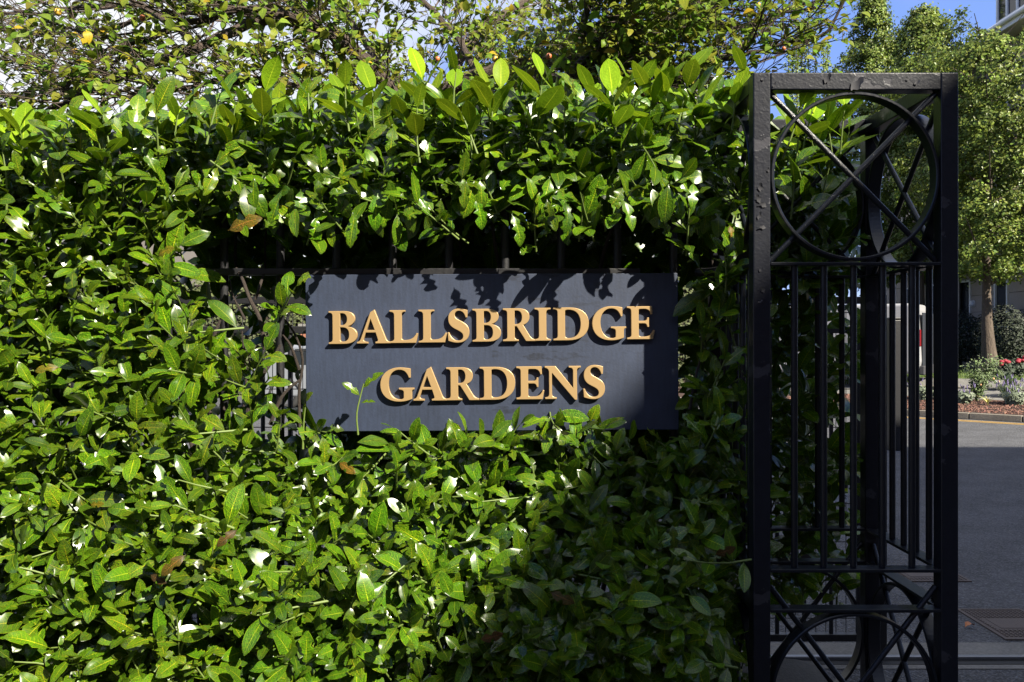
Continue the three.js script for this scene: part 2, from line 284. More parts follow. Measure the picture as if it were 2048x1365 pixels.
// ------------------------------------------------------------------ gate pier: four lattice faces between four posts
const P0 = { x: (1507 - CX) * 2.27 / F, z: 2.27, s: 411 * 2.27 / F };
{
  const s = P0.s, pw = 0.045, top = EYE + (CY - 144.5) * 2.27 / F, cx = P0.x + s / 2, cz = -(P0.z + s / 2);
  const t = thing('gate_pier', 'tall square black iron gate pier of rings, crosses and bars', 'gate pier', V(cx, 0, cz));
  const h = s / 2, yOf = (py) => EYE + (CY - py) * (2.27 + 0.01) / F;
  for (const [a, b] of [[-1, 1], [1, 1], [-1, -1], [1, -1]]) {
    const m = mesh('post', box(pw, top, pw, 0, 0, 0, 0.0035), M.paint, t, V(a * (h - pw / 2), 0, b * (h - pw / 2)));
    m.geometry.attributes.uv.array.forEach((v, i, arr) => { arr[i] = v * 1.7 + (i % 2 ? 0.13 * (a + 2 * b) : 0.31 * (b + 2 * a)); });
  }
  const inner = s - 2 * pw, ringR = inner / 2 - 0.0015;
  const yBar = yOf(525), yB1 = yOf(1138), yB2 = yOf(1218), yTop = top - pw;
  const bars = [[1591, 1650, 1709.5, 1768, 1827].map((p) => (p - CX) * 2.285 / F - cx)][0];
  function ringGeo(r) {
    const sh = new THREE.Shape(); sh.absarc(0, 0, r, 0, Math.PI * 2); const ho = new THREE.Path(); ho.absarc(0, 0, r - 0.009, 0, Math.PI * 2); sh.holes.push(ho);
    return metreUV(new THREE.ExtrudeGeometry(sh, { depth: 0.036, bevelEnabled: true, bevelThickness: 0.002, bevelSize: 0.002, bevelOffset: -0.002, bevelSegments: 1, curveSegments: 48 }).translate(0, 0, -0.018));
  }
  const G1 = ringGeo(ringR);
  const topRail = box(inner, pw, pw - 0.001, 0, 0, 0, 0.0035), flat = box(inner - 0.0006, 0.0085, 0.044, 0, 0, 0, 0.0015);
  topRail.attributes.uv.array.forEach((v, i, arr) => { arr[i] = v * 1.7 + 0.37; });
  for (let f = 0; f < 4; f++) {
    const q = f * Math.PI / 2, ax = V(Math.cos(q), 0, -Math.sin(q)), nz = V(Math.sin(q), 0, Math.cos(q));
    const put = (name, g, m, x, y, z = 0) => { const o = mesh(name, g, m, t, ax.clone().multiplyScalar(x).addScaledVector(nz, h - pw / 2 + z).setY(y)); o.rotation.y = q; return o; };
    put('top_rail', topRail, M.paint, 0, top - pw);
    for (const y of [yBar - 0.0085, yB1 - 0.0085, yB2 - 0.0085, 0.30]) put('flat_bar', flat, M.paintPlain, 0, y);
    const c1 = (yTop + yBar) / 2, c2 = yB2 - 0.0095 - ringR - 0.001;
    for (const [c, a, b] of [[c1, yTop, yBar], [c2, yB2 - 0.0085, 0.3085]]) {
      const o = put('ring', G1, M.paintPlain, 0, c); o.scale.y = Math.min(1, (a - b) / 2 / ringR);
      const hh = (a - b) / 2 - 0.004, w = inner / 2 - 0.004;
      put('cross_bar', rod(V(-w, hh, 0.0), V(w, -hh, 0.0), 0.0075, 12), M.paintPlain, 0, c, 0.0006);
      put('cross_bar', rod(V(-w, -hh, 0), V(w, hh, 0), 0.0075, 12), M.paintPlain, 0, c, -0.0006);
    }
    const bg = tube([V(0, 0, 0), V(0, yBar - 0.0085 - yB1, 0)], 0.0088, 0.0088, 12, true);
    for (const x of bars) put('baluster', bg, M.paintPlain, f === 2 ? -x : x, yB1);
  }
  // curls of peeling paint on the top rail and the left post
  rnd = rngOf(5);
  for (const [px, py, sz, rot] of [[1655, 158, 0.024, 0.9], [1713, 170, 0.036, 0.6], [1815, 158, 0.012, 2.4], [1834, 166, 0.014, 0.4], [1549, 170, 0.012, 1.2], [1527, 158, 0.013, 0.3], [1521, 375, 0.02, 1.4], [1517, 398, 0.022, 1.9], [1526, 410, 0.018, 2.4], [1519, 432, 0.02, 1.2], [1525, 455, 0.016, 2.8], [1522, 540, 0.012, 0.8], [1526, 580, 0.016, 1.9], [1520, 604, 0.013, 0.5], [1537, 340, 0.012, 1.7]]) {
    const g = new THREE.PlaneGeometry(sz, sz * R(0.3, 0.7), 5, 2), p = g.attributes.position;
    for (let i = 0; i < p.count; i++) { const u = p.getX(i) / sz + 0.5, v = p.getY(i) / sz; p.setXYZ(i, p.getX(i) * (1 - 0.25 * Math.abs(v)) + v * sz * 0.3, p.getY(i) * (0.5 + 0.5 * Math.sin(u * 3.1)) + 0.1 * sz * Math.sin(u * 9), u * u * sz * 0.35 + 0.001); }
    g.computeVertexNormals(); g.rotateZ(rot);
    const w = at(px, py, 2.268); mesh('paint_flake', g, M.flake, t, V(w.x - cx, w.y, w.z - cz));
  }
}

// ------------------------------------------------------------------ sliding gate parked behind the hedge
{
  const Z = 4.335, t = thing('sliding_gate', 'low black sliding gate with scrolls and wire mesh, behind the hedge', 'gate', V(0, 0, -Z));
  const x0 = -2.3, x1 = (1771 - CX) * Z / F, y1 = EYE + (CY - 594) * Z / F, y2 = EYE + (CY - 655) * Z / F, yb = 0.1;
  for (const y of [y1 - 0.035, y2 - 0.03, yb, 0.5]) mesh('rail', box(x1 - x0 - 0.08, 0.035, 0.04, (x0 + x1) / 2, y, 0, 0.003), M.rail, t);
  for (const x of [x0 + 0.02, x1 - 0.02]) mesh('stile', box(0.04, y1 - 0.03, 0.045, x, 0.04, 0, 0.003), M.rail, t);
  const N = 31;
  for (let i = 1; i < N; i++) { const x = mix(x0, x1, i / N); mesh('bar', rod(V(x, yb + 0.035, 0), V(x, y2 - 0.03, 0), 0.011, 8), M.rail, t); }
  for (let i = 0; i < 16; i++) {
    const x = mix(x0 + 0.15, x1 - 0.15, i / 15), sp = y1 - y2, y = y2;
    for (const sx of [-1, 1]) {
      const pts = spline([V(x + sx * 0.012, y + 0.005, 0), V(x + sx * 0.02, y + sp * 0.4, 0), V(x + sx * 0.045, y + sp * 0.68, 0), V(x + sx * 0.08, y + sp * 0.7, 0), V(x + sx * 0.075, y + sp * 0.5, 0), V(x + sx * 0.055, y + sp * 0.48, 0)], 14);
      mesh('scroll', tube(pts, 0.008, 0.006, 6), M.rail, t);
    }
  }
  const wires = [];
  for (let x = x0 + 0.06; x < x1 - 0.06; x += 0.05) wires.push(tube([V(x, yb + 0.03, -0.026), V(x, y1 - 0.03, -0.026)], 0.002, 0.002, 4));
  for (let y = yb + 0.1; y < y1; y += 0.19) wires.push(tube([V(x0 + 0.05, y, -0.03), V(x1 - 0.05, y, -0.03)], 0.0025, 0.0025, 4));
  tag(mesh('wire_mesh', wires, M.rail, t), null, null, null, 'stuff');
  const n = thing('safety_notice', 'small blue, white and yellow notice fixed to the sliding gate', 'notice', V(0, 0, 0));
  const a = at(1674, 941, Z - 0.03), hgt = (1003 - 879) * Z / F, wd = 0.1;
  const cv = document.createElement('canvas'); cv.width = 128; cv.height = 384; const c = cv.getContext('2d');
  c.fillStyle = '#dfe6f2'; c.fillRect(0, 0, 128, 384); c.fillStyle = '#1d49a8'; c.fillRect(0, 0, 128, 42); c.fillStyle = '#c01d1d'; c.fillRect(0, 52, 128, 12); c.fillStyle = '#b9cc12'; c.fillRect(0, 150, 128, 182);
  c.fillStyle = '#151515'; c.fillRect(0, 228, 128, 6); c.beginPath(); c.arc(112, 276, 26, 0, 7); c.fill(); c.beginPath(); c.arc(30, 190, 16, 0, 7); c.fill(); c.font = 'bold 34px sans-serif'; c.fillText('52', 84, 368);
  const ct = new THREE.CanvasTexture(cv); ct.colorSpace = THREE.SRGBColorSpace;
  mesh('board', new THREE.BoxGeometry(wd, hgt, 0.003), std([1, 1, 1], { map: ct, roughness: 0.5 }), n, V(a.x, a.y, a.z + 0.01));
}
// low concrete plinth under the pier and railing, service covers, fallen leaf, dark post by the far kerb
{
  const w = thing('low_plinth', 'low rough concrete plinth under the hedge beside the pier', 'plinth', at(1590, 0, 2.95).setY(0));
  const g = new THREE.BoxGeometry(0.42, 0.5, 0.26, 10, 10, 6), p = g.attributes.position;
  for (let i = 0; i < p.count; i++) { const f = (a) => fbm(p.getX(i) * 0.31 + a + 3, p.getY(i) * 0.29 + p.getZ(i) * 0.33 + 3, 8, 3, 140 + a) - 0.5; p.setXYZ(i, p.getX(i) + f(0) * 0.07, p.getY(i) + f(1) * 0.07, p.getZ(i) + f(2) * 0.07); }
  g.computeVertexNormals(); mesh('block', metreUV(g.translate(-0.10, 0.22, 0)), M.slab, w);
  function cover(label, x0, x1, Z0, Z1) {
    const t = thing('access_cover', label, 'access cover', V((x0 + x1) / 2, 0, -(Z0 + Z1) / 2)), W = x1 - x0, D = Z1 - Z0;
    mesh('frame', [box(W, 0.008, 0.018, 0, 0, D / 2 - 0.009), box(W, 0.008, 0.018, 0, 0, -D / 2 + 0.009), box(0.018, 0.008, D - 0.036, W / 2 - 0.009, 0, 0), box(0.018, 0.008, D - 0.036, -W / 2 + 0.009, 0, 0)], M.iron, t);
    mesh('lid', box(W - 0.044, 0.005, D - 0.044, 0, 0, 0), M.iron, t);
    const st = []; for (let x = -W / 2 + 0.035; x < W / 2 - 0.03; x += 0.024) for (let z = -D / 2 + 0.035; z < D / 2 - 0.03; z += 0.024) if (Math.abs(z) > 0.09 || Math.abs(x) > W * 0.36) st.push(box(0.014, 0.0035, 0.014, x, 0.005, z));
    tag(mesh('stud', st, M.iron, t), null, null, null, 'stuff');
    mesh('name_plate', box(W * 0.6, 0.002, 0.16, 0, 0.005, 0), M.iron, t);
  }
  cover('rectangular rusty iron cover beside the gate track, right of the pier', 2.60, 2.98, 4.62, 5.14);
  cover('second iron cover farther along the driveway, seen through the pier', 2.56, 3.0, 5.72, 6.1);
  const po = at(1787, 0, 12.4), pp = thing('marker_post', 'dark upright post at the far side of the road, seen through the pier', 'post', V(po.x, 0, po.z));
  mesh('shaft', box(0.17, 1.84, 0.17, 0, 0, 0, 0.015), M.rail, pp); mesh('cap', box(0.2, 0.03, 0.2, 0, 1.842, 0, 0.01), M.rail, pp);
}

// ------------------------------------------------------------------ leaves
// a leaf lies along +y from its stalk, its upper face towards +z; s runs across, t along
function leafGeo(o) {
  const { cut = 1, nl = 11, nw = 4, w = 0.2, fold = 0.3, curl = 0.5, wave = 0, twist = 0, bites = [], shape = 'laurel', side = 0 } = o;
  const pos = [], uv = [], idx = []; let y = 0, z = 0, ang = -curl * 0.4;
  const prof = (t) => (shape === 'laurel' ? Math.pow(Math.sin(Math.PI * Math.pow(clamp((t - 0.07) / 0.93, 0, 1), 1.0)), 0.66) : Math.pow(Math.sin(Math.PI * Math.pow(clamp((t - 0.16) / 0.84, 0, 1), 0.72)), 0.85));
  for (let i = 0; i <= nl; i++) {
    const t = i / nl;
    if (i) { ang += curl / nl; y += Math.cos(ang) / nl * cut; z -= Math.sin(ang) / nl * cut; }
    for (let j = 0; j <= nw; j++) {
      const s = j / nw * 2 - 1; let hw = Math.max(0.012, w * prof(t * cut));
      for (const [bt, bl, bd, bs] of bites) if (bs === Math.sign(s)) { const k = Math.abs(t - bt) / bl; if (k < 1) hw *= 1 - bd * Math.pow(1 - k * k, 0.5); }
      const x = s * hw, f = Math.abs(x) * Math.tan(fold) - (Math.abs(s) > 0.8 ? 0.012 : 0) + wave * s * s * Math.sin(t * 17 + (s > 0 ? 0 : 2.1)) + twist * s * hw * (t - 0.3) * 2;
      const bow = side * Math.sin(t * Math.PI) ;
      pos.push(x + bow, y - Math.sin(ang) * 0 , z + f); uv.push(0.5 + 0.5 * s * clamp(hw / (w * Math.max(0.05, prof(t * cut))), 0, 1), t * cut);
      if (i && j) { const q = i * (nw + 1) + j; idx.push(q, q - nw - 1, q - nw - 2, q, q - nw - 2, q - 1); }
    }
  }
  const g = new THREE.BufferGeometry();
  g.setAttribute('position', new THREE.Float32BufferAttribute(pos, 3)); g.setAttribute('uv', new THREE.Float32BufferAttribute(uv, 2)); g.setIndex(idx); g.computeVertexNormals();
  return g;
}
const veins = (u, v, n, lean) => {
  const s = (u - 0.5) * 2, a = Math.abs(s), rib = smooth(0.10 * (1 - 0.75 * v), 0.03 * (1 - 0.7 * v), a), q = (v - lean * Math.pow(a, 1.25)) * n, k = Math.abs(q - Math.round(q)) * 2;
  return [rib, smooth(0.24, 0.06, k) * smooth(1.0, 0.3, a) * (v > 0.08 ? 1 : 0), a];
};
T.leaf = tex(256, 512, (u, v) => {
  const [rib, sv, a] = veins(u, v, 11, 0.10), m = fbm(u, v, 9, 4, 201), f = fbm(u, v, 60, 3, 205), edge = smooth(0.93, 0.99, a);  // edge: pale leaf margin, with the glow of backlit rims painted in
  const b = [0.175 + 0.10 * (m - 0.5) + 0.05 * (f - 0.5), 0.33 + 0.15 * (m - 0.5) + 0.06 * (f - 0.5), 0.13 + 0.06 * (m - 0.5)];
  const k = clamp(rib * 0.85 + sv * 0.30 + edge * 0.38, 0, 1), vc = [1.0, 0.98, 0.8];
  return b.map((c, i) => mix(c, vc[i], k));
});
T.leafOld = tex(256, 512, (u, v) => {                         // chewed, blotched, browning
  const [rib, sv, a] = veins(u, v, 11, 0.10), m = fbm(u, v, 7, 5, 211), f = fbm(u, v, 40, 3, 215), edge = smooth(0.9, 0.99, a);
  let b = [0.21 + 0.2 * (m - 0.5), 0.38 + 0.22 * (m - 0.5), 0.14 + 0.06 * (m - 0.5)];
  const sp = smooth(0.70, 0.75, fbm(u, v, 16, 4, 219)); b = b.map((c, i) => mix(c, [0.42, 0.27, 0.3][i], sp * 0.8));
  const k = clamp(rib * 0.8 + sv * 0.3 + edge * 0.3 + (f - 0.5) * 0.2, 0, 1);  // edge again lightens the margin, part leaf colour, part painted backlight
  return b.map((c, i) => mix(c, [0.95, 0.86, 0.7][i], k));
});
T.leafBump = tex(256, 512, (u, v) => { const [rib, sv] = veins(u, v, 11, 0.10); return 0.5 + 0.7 * (fbm(u, v, 12, 2, 221) - 0.5) + 0.5 * (fbm(u, v * 2, 34, 2, 224) - 0.5) - 0.2 * sv - 0.25 * rib; }, false);
T.leafUnder = tex(256, 512, (u, v) => { const [rib, sv, a] = veins(u, v, 11, 0.10), m = fbm(u, v, 6, 4, 231); const k = clamp(rib * 0.7 + sv * 0.16 + smooth(0.94, 0.99, a) * 0.5, 0, 1); return [0.33 + 0.10 * (m - 0.5), 0.45 + 0.12 * (m - 0.5), 0.25].map((c, i) => mix(c, [1, 1, 0.8][i], k)); });  // outer rim: own pale margin plus painted backlit brightness
T.apple = tex(128, 256, (u, v) => { const [rib, sv] = veins(u, v, 7, 0.2), m = fbm(u, v, 6, 4, 241); const k = clamp(rib * 0.6 + sv * 0.25, 0, 1); return [0.5 + 0.5 * (m - 0.5), 0.6 + 0.4 * (m - 0.5), 0.45].map((c, i) => mix(c, 1, k)); });

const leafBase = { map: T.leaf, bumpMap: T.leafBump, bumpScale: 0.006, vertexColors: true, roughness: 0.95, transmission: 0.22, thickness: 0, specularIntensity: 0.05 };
const LM = [
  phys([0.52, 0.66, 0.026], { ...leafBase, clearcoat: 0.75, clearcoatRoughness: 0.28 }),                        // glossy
  phys([0.56, 0.66, 0.03], { ...leafBase, map: T.leafOld, bumpScale: 0.009, clearcoat: 0.7, clearcoatRoughness: 0.3 }),   // old, chewed
  phys([0.56, 0.72, 0.045], { ...leafBase, map: T.leafUnder, bumpScale: 0.0015, clearcoat: 0.12, clearcoatRoughness: 0.4, transmission: 0.34 }),  // pale young leaf, matt
  phys([0.80, 0.36, 0.06], { ...leafBase, map: T.leafOld, clearcoat: 0.2, clearcoatRoughness: 0.4 }),         // dead leaf
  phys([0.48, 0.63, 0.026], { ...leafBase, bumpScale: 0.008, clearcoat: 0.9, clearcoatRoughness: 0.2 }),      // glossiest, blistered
];
rnd = rngOf(12);
const LV = [];
for (let i = 0; i < 6; i++) LV.push(leafGeo({ w: R(0.185, 0.225), fold: R(0.06, 0.32), curl: R(0.1, 0.8), wave: R(0.002, 0.008), twist: R(-0.25, 0.25) }));
for (let i = 0; i < 8; i++) {
  const bites = []; for (let k = 0; k < 2 + (i % 4); k++) bites.push([R(0.3, 0.97), R(0.05, 0.14), R(0.35, 0.85), rnd() < 0.5 ? 1 : -1]);
  LV.push(leafGeo({ nl: 16, w: R(0.18, 0.22), fold: R(0.06, 0.4), curl: R(0.2, 1.3), wave: R(0.008, 0.026), twist: R(-0.5, 0.5), bites, side: R(-0.04, 0.04), cut: i % 4 === 3 ? R(0.5, 0.75) : 1 }));
}
for (let i = 0; i < 4; i++) LV.push(leafGeo({ w: R(0.215, 0.26), fold: R(0.05, 0.25), curl: R(-0.2, 0.35), wave: 0.003, twist: R(-0.15, 0.15) }));   // 14..17 young, flat
for (let i = 0; i < 4; i++) LV.push(leafGeo({ nl: 5, nw: 2, w: R(0.2, 0.24), fold: R(0.1, 0.3), curl: R(0.1, 0.9), wave: 0.006, twist: R(-0.3, 0.3) }));   // 18..21 plain, for the depth of the hedge
const AV = [];
for (let i = 0; i < 6; i++) AV.push(leafGeo({ nl: 7, nw: 2, w: R(0.24, 0.31), fold: R(0.1, 0.6), curl: R(0.2, 1.4), wave: 0.01, twist: R(-0.4, 0.4), shape: 'apple' }));
const AM = [phys([0.30, 0.38, 0.045], { map: T.apple, vertexColors: true, roughness: 0.93, transmission: 0.42, thickness: 0, clearcoat: 0.2, clearcoatRoughness: 0.4, specularIntensity: 0.08 })];

class Foliage {                                               // leaves of one plant: those that show most become parts, the rest one part
  constructor(variants, materials) { this.v = variants; this.m = materials; this.list = []; }
  add(p, d, n, len, vi, mi, tint) {
    d = d.clone().normalize(); n = n.clone().addScaledVector(d, -n.dot(d)); if (n.lengthSq() < 1e-5) n.set(d.y, -d.x, 0.3).addScaledVector(d, -n.dot(d)); n.normalize();
    const x = d.clone().cross(n).normalize(), m = new THREE.Matrix4().makeBasis(x.multiplyScalar(len), d.clone().multiplyScalar(len), n.clone().multiplyScalar(len)).setPosition(p);
    this.list.push({ m, vi, mi, tint, px: 0 });
  }
  finish(parent, most, name, restName) {
    const W = 1024, H = 682, zb = new Float32Array(W * H).fill(1e9), ib = new Int32Array(W * H).fill(-1), v = V();
    const ring = [[0, 0.03], [0.16, 0.3], [0.19, 0.55], [0.13, 0.8], [0, 1], [-0.13, 0.8], [-0.19, 0.55], [-0.16, 0.3]];
    this.list.forEach((l, id) => {
      const q = ring.map(([x, y]) => { v.set(x, y, 0).applyMatrix4(l.m); return [(v.x / -v.z * F + CX) / 2, (CY - (v.y - EYE) / -v.z * F) / 2, -v.z]; });
      for (let k = 1; k < 7; k++) {
        const [a, b, c] = [q[0], q[k], q[k + 1]], den = (b[0] - a[0]) * (c[1] - a[1]) - (c[0] - a[0]) * (b[1] - a[1]); if (Math.abs(den) < 1e-6) continue;
        const x0 = Math.max(0, Math.ceil(Math.min(a[0], b[0], c[0]))), x1 = Math.min(W - 1, Math.floor(Math.max(a[0], b[0], c[0]))), y0 = Math.max(0, Math.ceil(Math.min(a[1], b[1], c[1]))), y1 = Math.min(H - 1, Math.floor(Math.max(a[1], b[1], c[1])));
        for (let y = y0; y <= y1; y++) for (let x = x0; x <= x1; x++) {
          const s = ((x - a[0]) * (c[1] - a[1]) - (c[0] - a[0]) * (y - a[1])) / den, t = ((b[0] - a[0]) * (y - a[1]) - (x - a[0]) * (b[1] - a[1])) / den;
          if (s < 0 || t < 0 || s + t > 1) continue;
          const z = a[2] + s * (b[2] - a[2]) + t * (c[2] - a[2]), o = y * W + x; if (z < zb[o]) { zb[o] = z; ib[o] = id; }
        }
      }
    });
    for (const id of ib) if (id >= 0) this.list[id].px++;
    const order = this.list.slice().sort((a, b) => b.px - a.px), cache = new Map();
    for (const l of order.slice(0, most)) {
      const tk = l.tint.map((c) => Math.round(c * 6) / 6), key = l.vi + '/' + tk;
      if (!cache.has(key)) { const g = this.v[l.vi].clone(), n = g.attributes.position.count, c = new Float32Array(n * 3); for (let i = 0; i < n; i++) c.set(tk, i * 3); g.setAttribute('color', new THREE.BufferAttribute(c, 3)); cache.set(key, g); }
      const o = mesh(name, cache.get(key), this.m[l.mi], parent); l.m.decompose(o.position, o.quaternion, o.scale);
    }
    const rest = order.slice(most).sort((a, b) => a.mi - b.mi);
    let nv = 0, ni = 0; for (const l of rest) { const g = this.v[l.vi]; nv += g.attributes.position.count; ni += g.index.count; }
    const P = new Float32Array(nv * 3), N = new Float32Array(nv * 3), U = new Float32Array(nv * 2), C = new Float32Array(nv * 3), I = new Uint32Array(ni), g = new THREE.BufferGeometry(), nm = new THREE.Matrix3();
    let ov = 0, oi = 0, start = 0, cur = rest.length ? rest[0].mi : 0; const mats = [];
    const close = () => { if (oi > start) { g.addGroup(start, oi - start, mats.length); mats.push(this.m[cur]); start = oi; } };
    for (const l of rest) {
      if (l.mi !== cur) { close(); cur = l.mi; }
      const s = this.v[l.vi], sp = s.attributes.position, sn = s.attributes.normal, su = s.attributes.uv, si = s.index; nm.getNormalMatrix(l.m);
      for (let i = 0; i < sp.count; i++) {
        v.fromBufferAttribute(sp, i).applyMatrix4(l.m).toArray(P, (ov + i) * 3); v.fromBufferAttribute(sn, i).applyMatrix3(nm).normalize().toArray(N, (ov + i) * 3);
        U[(ov + i) * 2] = su.getX(i); U[(ov + i) * 2 + 1] = su.getY(i); C.set(l.tint, (ov + i) * 3);
      }
      for (let i = 0; i < si.count; i++) I[oi + i] = si.getX(i) + ov;
      ov += sp.count; oi += si.count;
    }
    close();
    g.setAttribute('position', new THREE.BufferAttribute(P, 3)); g.setAttribute('normal', new THREE.BufferAttribute(N, 3)); g.setAttribute('uv', new THREE.BufferAttribute(U, 2)); g.setAttribute('color', new THREE.BufferAttribute(C, 3)); g.setIndex(new THREE.BufferAttribute(I, 1));
    if (mats.length === 1) g.clearGroups();
    tag(mesh(restName, g, mats.length === 1 ? mats[0] : mats, parent), null, null, null, 'stuff');
  }
}

// ------------------------------------------------------------------ the laurel hedge
const curveY = (pts, x) => { for (let i = 1; i < pts.length; i++) if (x <= pts[i][0]) { const t = clamp((x - pts[i - 1][0]) / (pts[i][0] - pts[i - 1][0]), 0, 1); return mix(pts[i - 1][1], pts[i][1], t); } return pts[pts.length - 1][1]; };
const HTOP = [[-400, 250], [0, 255], [100, 240], [200, 240], [280, 232], [340, 228], [430, 205], [520, 205], [600, 210], [700, 192], [800, 205], [900, 200], [1000, 205], [1100, 195], [1300, 190], [1400, 185], [1500, 195], [1540, 225], [1720, 232], [1760, 250]];
const HLOW = [[360, 410], [420, 410], [520, 418], [600, 430], [760, 432], [900, 418], [1000, 414], [1100, 412], [1250, 408], [1350, 408], [1420, 430], [1500, 470]];
const HSUB = [[380, 790], [430, 850], [560, 880], [640, 850], [700, 868], [800, 858], [900, 838], [1000, 842], [1100, 845], [1250, 850], [1340, 846], [1400, 825], [1500, 830]];
function hedgeFront(px, py) {                                 // distance of the clipped face
  let z = py < 520 ? mix(2.47, 2.37, smooth(220, 430, py)) : mix(2.40, 2.02, smooth(860, 1330, py));
  if (px < 470) { const k = smooth(500, 380, px); z = mix(z, mix(2.42, 2.06, smooth(250, 1300, py)), k); }
  z += 0.05 * (fbm(px / 1500 + 2, py / 1500 + 2, 8, 3, 301) - 0.5) * 2;
  if (px > 1400) z = Math.max(z, mix(z, 2.4, smooth(1400, 1480, px)));
  if (px > 1520) z = py < 560 ? 2.7 : 2.8;
  return z;
}
function inHedge(px, py) {
  if (py < curveY(HTOP, px)) return 0;
  if (px > 1505 && px < 1545) return 0;
  if (px >= 1545) return px < 1690 + 25 * Math.sin(py * 0.03) && py < 1190 ? 0.95 : 0;
  if (px > 392 + 22 * Math.sin(py * 0.02) && py > curveY(HLOW, px) - 6 && py < curveY(HSUB, px) + 2) return px > 1385 ? 0.4 : 0;
  return 1;
}
const hedge = thing('laurel_hedge', 'large glossy laurel hedge with clipped face around the sign', 'hedge', V(0, 0, 0));
{
  rnd = rngOf(2024);
  const fo = new Foliage(LV, LM), stems = [], OUT = V(0, 0.25, 1).normalize(), UP = V(0, 1, 0);
  const tintOf = (k) => { const b = R(0.62, 1.32), y = clamp(G() * 0.5, -0.5, 1); return [b * (1 + 0.28 * y + k * 0.35), b * (1 + 0.06 * y + k * 0.12), b * (1 - 0.2 * y)]; };
  function shoot(tip, axis, len, n, size, kind, tint = 0, face = 0.9) {
    axis = axis.clone().normalize();
    const base = tip.clone().addScaledVector(axis, -len), bend = V(G() * 0.05, G() * 0.04, G() * 0.03).multiplyScalar(len * 4);
    const P = (t) => base.clone().addScaledVector(axis, len * t).addScaledVector(bend, Math.sin(t * Math.PI) * 0.25);
    stems.push(tube([P(0), P(0.35), P(0.7), P(1)], 0.0032, 0.0018, 5));
    let ph = R(0, 6.28); const sx = V(1, 0, 0).addScaledVector(axis, -axis.x).normalize(), sy = axis.clone().cross(sx);
    for (let i = 0; i < n; i++) {
      const t = i / (n - 1 || 1), p = P(mix(0.12, 1, t)); ph += 2.4 + G() * 0.25;
      const rad = sx.clone().multiplyScalar(Math.cos(ph)).addScaledVector(sy, Math.sin(ph)), open = mix(1.25, 0.55, t) + G() * 0.18;
      const d = axis.clone().multiplyScalar(Math.cos(open)).addScaledVector(rad, Math.sin(open)); d.y -= kind === 2 ? 0 : R(-0.1, 0.28) * (1 - t * 0.6); d.normalize();
      let nn;
      if (kind === 2) nn = axis.clone().multiplyScalar(0.9).addScaledVector(rad, -0.6);
      else nn = OUT.clone().multiplyScalar(face).addScaledVector(UP, 0.7).addScaledVector(axis, 0.3).add(V(G() * 0.62 + 0.12, G() * 0.5, G() * 0.5));
      const old = rnd(), mi = kind === 2 ? 2 : old < 0.32 ? 1 : old < 0.62 ? 4 : 0;
      const vi = kind === 2 ? 14 + Math.floor(rnd() * 4) : mi === 1 ? 6 + Math.floor(rnd() * 8) : (rnd() < 0.75 ? Math.floor(rnd() * 6) : 6 + Math.floor(rnd() * 3));
      fo.add(p, d, nn, size * R(0.72, 1.15) * mix(1, 0.85, t), vi, mi, tintOf(kind === 2 ? 0.25 : tint + 0.3 * t * rnd()));
    }
  }
  // face of the hedge
  const ST = 46;
  for (let py = 180; py < 2100; py += ST * 0.9) for (let px = -700; px < 1730; px += ST) {
    const x = px + R(-0.55, 0.55) * ST, y = py + R(-0.55, 0.55) * ST, f = inHedge(x, y); if (!f || rnd() > f) continue;
    const Z = hedgeFront(x, y) + Math.abs(G()) * 0.12, tip = at(x, y, Z); if (tip.y < 0.1) continue;
    const inPier = x > 1540;
    const topness = smooth(curveY(HTOP, x) + 130, curveY(HTOP, x), y);
    const ax = V(G() * 0.75 - 0.05, 0.45 + G() * 0.6 + topness * 0.9, 0.6 + G() * 0.35);
    shoot(tip, ax, R(0.10, 0.2), 5 + Math.floor(rnd() * 4), inPier ? R(0.1, 0.125) : R(0.08, 0.128) * mix(0.95, 1.1, topness), 0, topness * 0.25 + (x < 460 ? 0.3 : 0));
  }
  // second layer and dark depth
  for (let i = 0; i < 9500; i++) {
    const x = R(-600, 1700), y = R(190, 1900), f = inHedge(x, y); if (!f || (x > 1520 && rnd() > 0.6)) continue;
    const p = at(x, y, hedgeFront(x, y) + 0.13 + 0.6 * rnd()); if (p.y < 0.06) continue;
    if (y > 440 && y < 545 && x > 430 && rnd() < 0.45) continue;
    fo.add(p, V(G(), G() * 0.7 - 0.2, G()), V(G() * 0.6, 0.7, 0.8 + G() * 0.5), R(0.09, 0.125), 18 + Math.floor(rnd() * 4), rnd() < 0.3 ? 1 : 0, tintOf(-0.1));
  }
  for (let i = 0; i < 2600; i++) { const x = R(-300, 1500), y = R(200, 440), f = inHedge(x, y); if (!f) continue; fo.add(at(x, y, hedgeFront(x, y) + R(0.15, 0.7)), V(G(), G() * 0.7, G()), V(G() * 0.6, 0.7, 0.8 + G() * 0.5), R(0.09, 0.125), 18 + Math.floor(rnd() * 4), 0, tintOf(-0.1)); }
  // deep leaves that show as darkness through the opening beside the sign
  for (let i = 0; i < 4600; i++) { const hi = i % 8 < 6, p = at(R(400, 1710), hi ? R(330, 556) : R(540, 1050), R(2.85, 3.5)); if (!hi && p.x < -0.66 && CY - (p.y - EYE) / -p.z * F < 760 && rnd() < 0.3) continue; fo.add(p, V(G(), G(), G()), V(G(), 0.5, 0.8), R(0.08, 0.12), 18 + Math.floor(rnd() * 4), 0, tintOf(-0.1)); }
  for (let i = 0; i < 420; i++) fo.add(at(R(620, 1500), R(835, 960), R(2.68, 2.9)), V(G(), G(), G()), V(G(), 0.5, 0.8), R(0.09, 0.12), 18 + Math.floor(rnd() * 4), 0, tintOf(-0.1));
